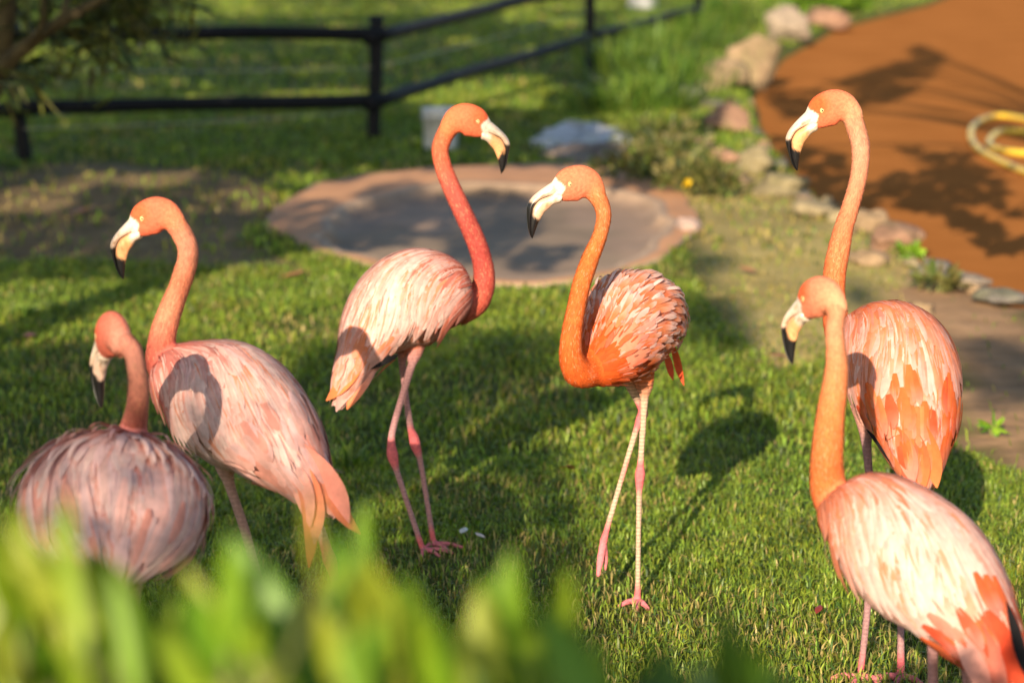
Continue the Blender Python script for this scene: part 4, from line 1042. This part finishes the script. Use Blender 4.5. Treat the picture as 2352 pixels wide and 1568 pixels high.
weed(1640, 450, .18, .26, 160, 'sparse weed at the foot of the low tan stone', 405, OLV, group=WG)
g0 = G(1590, 445); fl = P(1577, 423, g0[1]-.25)-g0
fv, ff, fc = scatter_leaves(fl+np.zeros((14, 3)), .05, .03, [(.85, .62, .02)], 9, (0, -.5, .8), .9)
obj('flower', mesh('flower', fv, ff, fc), M['leaf'], wf)
v, q, t = Tube([[*(fl*[.3, .3, 0]), .004, .004], [*(fl*[.7, .7, .6]), .004, .004], [*fl, .004, .004]], (0, 1, .1), 8, 6).geo(); obj('stalk', mesh('stalk', v, [q, t]), M['wood'], wf)
BRT = [(.16, .30, .02), (.22, .36, .03), (.10, .22, .02)]
weed(1858, 34, .55, .75, 420, 'bright green leafy plant overhanging the pond at the far bank', 406, BRT, .16, .07, name='leafy_plant', cat='plant')
weed(1950, 30, .40, .45, 220, 'small green leafy plant dipping into the pond', 407, BRT, .14, .06, name='leafy_plant', cat='plant')
weed(2090, 600, .07, .09, 30, 'tiny green weed growing on the pinkish block', 408, BRT, .07, .03)
weed(2150, 668, .10, .16, 60, 'dark green weed in the shade beside the flat grey stone', 409, OLV, .08, .035)
weed(2282, 1000, .04, .035, 14, 'tiny seedling on the bare soil', 410, BRT, .06, .02)

# fallen leaves
def fallen(px, py, L, col, label, seed, w=.4, name='fallen_leaf', z=.045):
    r = np.random.default_rng(seed); v, f = leaf_shape(L, L*w, .25); a = r.random()*6.28
    Mx = Matrix.Rotation(a, 4, 'Z') @ Matrix.Rotation(math.radians(78+20*r.random()), 4, 'X')
    o = obj(name, mesh(name, v, f, np.tile(col, (len(v), 1))*(.8+.4*r.random((len(v), 1)))), M['leaf'])
    o.matrix_world = Matrix.Translation(Vector(G(px, py, z))) @ Mx
    tag(o, label, 'leaf' if name == 'fallen_leaf' else 'feather')
fallen(1308, 1068, .13, (.50, .13, .03), 'orange brown fallen leaf on the grass left of the lifted foot', 1)
fallen(1765, 812, .10, (.36, .07, .05), 'dark red fallen leaf on the lawn left of the hanging bill', 2)
fallen(1700, 610, .13, (.5, .22, .10), 'tan fallen leaf on the dry lawn right of the basin', 3)
fallen(1885, 1388, .05, (.30, .05, .04), 'small maroon leaf in the grass left of the peach flamingo', 4)
fallen(225, 470, .30, (.55, .22, .10), 'big orange dry leaf on the shaded litter by the fence', 5)
fallen(70, 770, .16, (.30, .10, .10), 'purplish dry leaf on the dark lawn behind the small head', 6)
fallen(720, 770, .10, (.42, .25, .2), 'pale dry leaf on the lawn between two flamingos', 7)
fallen(755, 1075, .06, (.35, .04, .03), 'small red leaf beside a grass tuft', 8)
fallen(700, 620, .14, (.50, .22, .08), 'orange leaf on the sunny lawn before the basin', 9)
fallen(1070, 1210, .05, (.85, .85, .85), 'small white feather lying in the shaded grass', 10, .5, 'shed_feather')
fallen(1092, 1222, .04, (.85, .72, .70), 'pinkish shed feather next to the white one', 11, .5, 'shed_feather')
g = G(1678, 1150); e = P(1655, 1095, g[1]-.02)
v, q, t, c = blades(np.zeros(1), np.zeros(1), np.array([.22]), np.array([.007]), np.array([[.22, .26, .05]]), .5, z0=np.zeros(1), seed=2, ang=np.array([2.6]))
tag(obj('grass_stalk', mesh('grass_stalk', v, [q, t], c), M['grass'], loc=tuple(g)), 'single tall grass stalk standing on the sunny lawn', 'grass stalk')

# ------------------------------------------------------------------ needle-leaved tree at the top left
def tree_trunk(gs, pts, r0, r1):
    n = len(pts); gs.append(Tube([[*p, r0+(r1-r0)*k/(n-1), r0+(r1-r0)*k/(n-1)] for k, p in enumerate(pts)], (.3, 1, .1), 26, 10).geo())
tb = G(-95, 440); nt_ = empty('needle_tree', tb); tag(nt_, 'dark low tree with fine needle leaves leaning over the fence', 'tree')
gs = []; Yt = 15.2
tree_trunk(gs, [tb-[0, 0, .1], P(-70, 300, Yt+.3), P(-20, 190, Yt+.1), P(6, 90, Yt), P(18, -40, Yt), P(10, -260, Yt)], .11, .05)
tree_trunk(gs, [P(-25, 195, Yt+.1), P(20, 140, Yt-.1), P(80, 92, Yt-.2), P(140, 48, Yt-.3), P(215, 8, Yt-.3), P(330, -60, Yt-.3)], .062, .022)
tree_trunk(gs, [P(138, 50, Yt-.3), P(150, 20, Yt-.3), P(158, -30, Yt-.2), P(170, -120, Yt)], .03, .012)
tree_trunk(gs, [P(60, 105, Yt-.2), P(95, 60, Yt-.4), P(100, -10, Yt-.5), P(90, -90, Yt-.5)], .022, .01)
v, q, t = join(gs); obj('trunk', mesh('trunk', v-tb, [q, t]), M['bark'], nt_)
r = np.random.default_rng(88)
cl = []
for (x, y, n, s_) in [(30, 0, 3, 40), (110, -10, 3, 40), (200, 50, 5, 50), (280, 45, 6, 60), (335, 35, 5, 50), (50, 130, 2, 30), (130, 130, 2, 40), (60, 200, 1, 20), (200, -40, 5, 80), (330, -40, 5, 60)]:
    cl += [P(x+r.normal()*s_*.6, y+r.normal()*s_*.5, Yt+.15+r.normal()*.25) for _ in range(n)]
cl = np.array(cl); k = 16
base = np.repeat(cl, k, 0)+r.normal(size=(len(cl)*k, 3))*.13
v, f, c = scatter_leaves(base, .24, .006, [(.10, .14, .03), (.16, .18, .04), (.05, .08, .02), (.22, .22, .06)], 89, (.3, -.1, -.5), .8, rows=3)
o = obj('crown', mesh('crown', v-tb, f, c), M['leaf'], nt_); o['kind'] = 'stuff'

# ------------------------------------------------------------------ leafy shrubs right in front of the viewpoint
YT = [(-60, 1190), (0, 1170), (60, 1190), (130, 1120), (200, 1260), (300, 1320), (400, 1300), (450, 1260), (505, 1222), (570, 1290), (650, 1390), (740, 1300), (800, 1215), (850, 1180), (900, 1310), (950, 1325), (1040, 1400), (1110, 1350), (1180, 1262), (1240, 1300), (1300, 1330), (1360, 1440), (1430, 1540)]
ytx, yty = np.array(YT).T
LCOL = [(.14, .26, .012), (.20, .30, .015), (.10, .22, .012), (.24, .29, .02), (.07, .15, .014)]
lmesh = []
for k, c in enumerate(LCOL):
    v, f = leaf_shape(1, 1, (.10, .22, .16, .05, .28)[k], 8)
    cc = np.tile(c, (len(v), 1)); cc[1::3] *= [1.15, 1.12, 1.3]
    me = mesh('leaf', v, f, cc); me.materials.append(M['leaf']); lmesh.append(me)
def place_leaf(tip, base, w, kind, parent, po, face):
    tip, base = np.asarray(tip), np.asarray(base); ax = tip-base; L = np.linalg.norm(ax); z = ax/L
    y = np.asarray(face, float); y = y-(y@z)*z; y = unit(y); x = np.cross(y, z)
    o = bpy.data.objects.new('leaf', lmesh[kind]); COL.objects.link(o); o.parent = parent
    Mx = Matrix(((x[0]*w, y[0]*L*.6, z[0]*L, base[0]-po[0]), (x[1]*w, y[1]*L*.6, z[1]*L, base[1]-po[1]), (x[2]*w, y[2]*L*.6, z[2]*L, base[2]-po[2]), (0, 0, 0, 1)))
    o.matrix_basis = Mx; return o
KEY = [((720, 1120), (738, 1340), 1.6, 26), ((506, 1226), (740, 1620), 1.92, 118), ((137, 1126), (128, 1420), 1.95, 62), ((10, 1192), (190, 1560), 1.85, 84), ((836, 1270), (905, 1640), 1.9, 100), ((949, 1322), (1020, 1660), 1.85, 125), ((1181, 1262), (1170, 1600), 1.95, 96),
       ((1290, 1316), (1260, 1640), 2.05, 76), ((845, 1150), (838, 1300), 2.25, 44), ((780, 1210), (800, 1500), 2.1, 60), ((420, 1300), (560, 1640), 1.9, 96), ((300, 1368), (420, 1650), 1.85, 90), ((60, 1240), (260, 1640), 1.9, 90), ((1100, 1345), (1120, 1660), 1.9, 92), ((640, 1395), (760, 1700), 1.9, 90), ((1360, 1440), (1330, 1700), 1.95, 80)]
DARK = [((1690, 1402), (1700, 1700), 1.88, 92), ((1530, 1470), (1580, 1720), 1.9, 76), ((1760, 1500), (1740, 1720), 1.92, 80), ((1610, 1505), (1620, 1730), 1.95, 84), ((1470, 1545), (1530, 1740), 1.9, 74), ((1660, 1520), (1650, 1740), 1.85, 90), ((1720, 1530), (1720, 1750), 1.9, 84), ((1570, 1540), (1600, 1750), 1.9, 84), ((1830, 1560), (1780, 1760), 1.9, 70)]
r = np.random.default_rng(5)
groups = [(-80, 330, 'yellow green leafy shrub in front of the ruffled flamingo'), (330, 760, 'bright green shrub with one long leaf reaching past the pale flamingo leg'), (760, 1080, 'yellow green shrub with broad leaves below the coral necked flamingo'), (1080, 1430, 'green shrub with an upright round leaf left of the lifted foot'), (1430, 1900, 'shaded shrub below the orange flamingo, its leaf colour darkened for the shade')]
for gi, (x0, x1, label) in enumerate(groups):
    cx = (x0+x1)/2; pb = P(cx, 1568, 1.9); po = np.array([pb[0], 2.3, 0.0])
    sh = empty('leafy_shrub', po); tag(sh, label, 'shrub', 'leafy shrubs in the foreground')
    src = [(t, b, Y, w) for t, b, Y, w in KEY+DARK if x0 <= t[0] < x1]
    if gi < 4:
        for k in range((42, 42, 30, 24)[gi]):
            tx = x0+(x1-x0)*r.random(); ty = np.interp(tx, ytx, yty)+10+330*r.random()**1.25
            Y = 1.7+.55*r.random(); ll = 190+150*r.random(); an = math.radians(r.normal()*15-(22 if gi < 2 else 5))
            src.append(((tx, ty), (tx-ll*math.sin(an), ty+ll*math.cos(an)), Y, 58+52*r.random()))
    else:
        for k in range(18):
            tx = x0+20+(x1-x0-60)*r.random(); ty = np.interp(tx, [1430, 1530, 1610, 1690, 1760, 1850, 1900], [1560, 1475, 1500, 1400, 1475, 1555, 1600])+15+110*r.random()
            src.append(((tx, ty), (tx+r.normal()*40, ty+260), 1.85+.3*r.random(), 74+30*r.random()))
    gs = []; bases = []
    for t, b, Y, w in src:
        dY = r.normal()*.05; Y = Y*.97; tip = P(*t, Y); base = P(*b, Y+dY); bases.append(base)
        face = np.array([r.normal()*.5, -1.0, .35+r.normal()*.4])
        place_leaf(tip, base, w/F*Y*1.05, int(r.integers(0, 4)) if gi < 4 else 4, sh, po, face)  # last shrub takes only the darkest green: shade put into its colour
    bases = np.array(bases)
    nst = 4; sc_ = bases[r.choice(len(bases), nst, replace=False)]
    for s0 in sc_:
        gs.append(Tube([[po[0]+(s0[0]-po[0])*.3, 2.3, -.03, .011, .011], [po[0]+(s0[0]-po[0])*.6, 2.3+(s0[1]-2.3)*.5, s0[2]*.5, .009, .009], [*(s0-[0, 0, .02]), .005, .005]], (0, 1, .1), 14, 8).geo())
    for bq in bases:
        s0 = sc_[np.linalg.norm(sc_-bq, axis=1).argmin()]; lo = s0*.85+np.array([po[0], 2.3, 0])*.15; lo = np.array([lo[0], lo[1], min(s0[2], bq[2])-.10])
        gs.append(Tube([[*lo, .004, .004], [*((lo+bq)/2+[0, 0, -.01]), .0035, .0035], [*bq, .003, .003]], (0, 1, .1), 8, 6).geo())
    v, q, t = join(gs); obj('stem', mesh('stem', v-po, [q, t]), M['wood'], sh)

# ------------------------------------------------------------------ unseen trees and leaf screens, placed and shaped so their leaves throw the shade
BP = np.array(birds_pts)
def off_birds(c, pad=.05):
    d = c[:, None]-BP[None, :, :3]; along = d@LD; perp = np.linalg.norm(d-along[..., None]*LD, axis=2)
    return ~((perp < BP[None, :, 3]+pad) & (along < 0)).any(1)

def shade_tree(label, base, trunk_top, cent, ln, wd, seed, fine=None):  # unseen tree, its crown leaves placed for the shadows they throw
    root = empty('shade_tree', base); tag(root, label, 'tree'); base = np.asarray(base, float); gs = []
    tree_trunk(gs, [base-[0, 0, .2], base*.6+trunk_top*.4+[.15, 0, 0], trunk_top], .22, .12)
    r = np.random.default_rng(seed)
    for c in cent[r.choice(len(cent), min(16, len(cent)), replace=False)]:
        tree_trunk(gs, [trunk_top-[0, 0, .3], (trunk_top+c)/2+[0, 0, .3], c], .05, .012)
    v, q, t = join(gs); obj('trunk', mesh('trunk', v-base, [q, t]), M['bark'], root)
    v, f, c = scatter_leaves(cent, ln, wd, GRN, seed, (0, 0, .2), 1.0, rows=3)
    o = obj('crown', mesh('crown', v-base, f, c), M['leaf'], root); o['kind'] = 'stuff'
    if fine is not None:
        v, f, c = scatter_leaves(fine, .07, .035, GRN, seed+5, (0, 0, .2), 1.0)
        o = obj('half_shade_leaves', mesh('half_shade_leaves', v-base, f, c), M['leaf'], root); o['kind'] = 'stuff'

def shade_pts(polys, seed, y_tree, jit):
    """Leaf centres up-sun of the patches of ground that lie in shade."""
    r = np.random.default_rng(seed); out = []
    for poly, dens, thr, sc in polys:
        q = np.array([G(*p)[:2] for p in poly]); lo, hi = q.min(0), q.max(0)
        n = int((hi-lo).prod()*dens); x = lo[0]+(hi-lo)[0]*r.random(n); y = lo[1]+(hi-lo)[1]*r.random(n)
        k = inside(q, x, y) & (fbm(x, y*.45, sc, seed, 3) > thr)
        x, y = x[k], y[k]; yt = y_tree+jit*r.normal(size=len(x))
        t = (y-yt)/LD[1]
        c_ = np.stack([x-LD[0]*t, yt, -LD[2]*t], 1); vx, vy = proj(c_)
        out.append(c_[(yt < .3) | (vy < -110) | (np.abs(vx-1176) > 1500)])
    return np.concatenate(out)
near_polys = [([(-100, 385), (640, 385), (900, 400), (1000, 440), (1120, 425), (1200, 440), (1230, 520), (1100, 590), (900, 600), (760, 575), (620, 600), (300, 640), (-100, 650)], 420, .43, 1.6),
              ([(1330, 470), (1400, 455), (1420, 520), (1300, 560), (1240, 610), (1150, 600), (1200, 540)], 420, .47, 1.9),
              ([(-100, 800), (700, 790), (1290, 770), (1290, 900), (1240, 1010), (1290, 1090), (1340, 1250), (1300, 1400), (1400, 1600), (-100, 1600)], 230, .375, 1.1),
              ([(1560, 680), (1700, 690), (1720, 800), (1600, 810)], 240, .3, 1.5), ([(1580, 560), (1700, 600), (1660, 640), (1580, 630)], 150, .5, 1.5),
              ([(2150, 640), (2360, 720), (2360, 900), (2180, 800), (2100, 700), (1950, 700), (1950, 640)], 220, .53, 1.0), ([(2200, 860), (2360, 880), (2360, 950), (2250, 940)], 160, .4, 1.3)]
far_polys = [([(-60, -30), (330, -30), (560, 40), (1200, 30), (1430, 30), (1400, 180), (1380, 300), (1400, 380), (900, 390), (-60, 390)], 85, .39, 1.25),
             ([(1420, 310), (1640, 270), (1680, 350), (1640, 430), (1400, 430)], 90, .50, 1.2), ([(600, -30), (1700, -30), (1700, 30), (600, 30)], 22, .5, .3)]
water_polys = [([(1745, 190), (1850, 180), (1960, 160), (2060, 130), (2110, 90), (2170, 120), (2100, 195), (2000, 230), (1900, 225), (1800, 260)], 120, .45, 1.7),
               ([(2000, 360), (2080, 320), (2210, 330), (2360, 420), (2360, 590), (2250, 540), (2150, 470), (2030, 440)], 130, .45, 1.6), ([(1740, 260), (1900, 330), (2020, 430), (1960, 500), (1860, 440)], 100, .38, .9)]
c0 = shade_pts(near_polys[:2], 501, 5.0, .35); c0 = c0[off_birds(c0)]
shade_tree('unseen broadleaf tree with low boughs, its leaves placed to dapple the basin', (-4.2, 5.0, 0), np.array([-3.4, 5, 2.9]), c0, .11, .06, 600)
c1 = shade_pts(near_polys[2:], 501, -7.0, .8); c1 = c1[off_birds(c1)]
r = np.random.default_rng(77); tq = P(258, 1170, 4.72)+np.array([.20, .12, .22])*r.normal(size=(420, 3)); yq = -7+.3*r.normal(size=420)
half_shade_pts = np.stack([tq[:, 0]-LD[0]*(tq[:, 1]-yq)/LD[1], yq, tq[:, 2]-LD[2]*(tq[:, 1]-yq)/LD[1]], 1)  # small leaves added up-sun of the left bird for soft half-shade
shade_tree('unseen tall broadleaf tree behind the viewpoint, its leaves placed to shade the lawn', (-9.5, -7, 0), np.array([-7.5, -7, 5.2]), c1, .17, .10, 601, half_shade_pts)
c2 = shade_pts(far_polys, 502, 9.0, .9)
shade_tree('unseen tall broadleaf tree left of the lawn, its crown shaped to shade the far grass', (-6.5, 9.0, 0), np.array([-5.8, 9, 4.6]), c2, .30, .17, 602)
c3 = shade_pts(water_polys, 503, 8.6, .5)
shade_tree('unseen broadleaf tree added on the near pond bank, its leaves placed to dapple the water', (3.3, 8.4, 0), np.array([2.6, 8.5, 3.6]), c3, .22, .12, 603)

def shade_hedge(name, label, boxes, n, seed, ln=.11, wd=.055):
    r = np.random.default_rng(seed); base = np.array([boxes[0][0], boxes[0][2], 0.]); root = empty(name, base); tag(root, label, 'shade_hedge'); P_ = []
    for x0, x1, y0, y1, z0, z1, m in boxes:
        k = int(n*m); p = np.stack([x0+(x1-x0)*r.random(k), y0+(y1-y0)*r.random(k), r.random(k)], 1)
        topz = z1-.35*fbm(p[:, 0]*2.5, p[:, 1]*2.5, 1, seed % 30); p[:, 2] = z0+(topz-z0)*p[:, 2]; P_.append(p)
    p = np.concatenate(P_); v, f, c = scatter_leaves(p, ln, wd, LCOL, seed, (0, 0, .6), .8, rows=3)
    o = obj('foliage', mesh('foliage', v-base, f, c), M['leaf'], root); o['kind'] = 'stuff'
    gs = []
    for e in p[r.choice(len(p), 18, replace=False)]:
        gs.append(Tube([[e[0]*.9+base[0]*.1, e[1], -.05, .018, .018], [e[0], e[1], e[2]*.5, .012, .012], [*e, .004, .004]], (.2, 1, .1), 10, 6).geo())
    v, q, t = join(gs); obj('stem', mesh('stem', v-base, [q, t]), M['wood'], root)
shade_hedge('shade_hedge', 'unseen fine leaved shrubbery left of the foreground shrubs, leaf size set to soften its shade', [(-2.2, -.70, 1.5, 2.3, .5, 1.74, .60)], 26000, 701, .030, .008)  # out of view, with small sparse leaves chosen to give half-shade
shade_hedge('shade_hedge', 'unseen leaf block added behind the viewpoint to shade the dark shrub', [(-.54, .06, -.7, -.35, .2, 2.66, 1.0)], 1500, 702)  # added unseen in place of the camera operator's shadow on the dark shrub
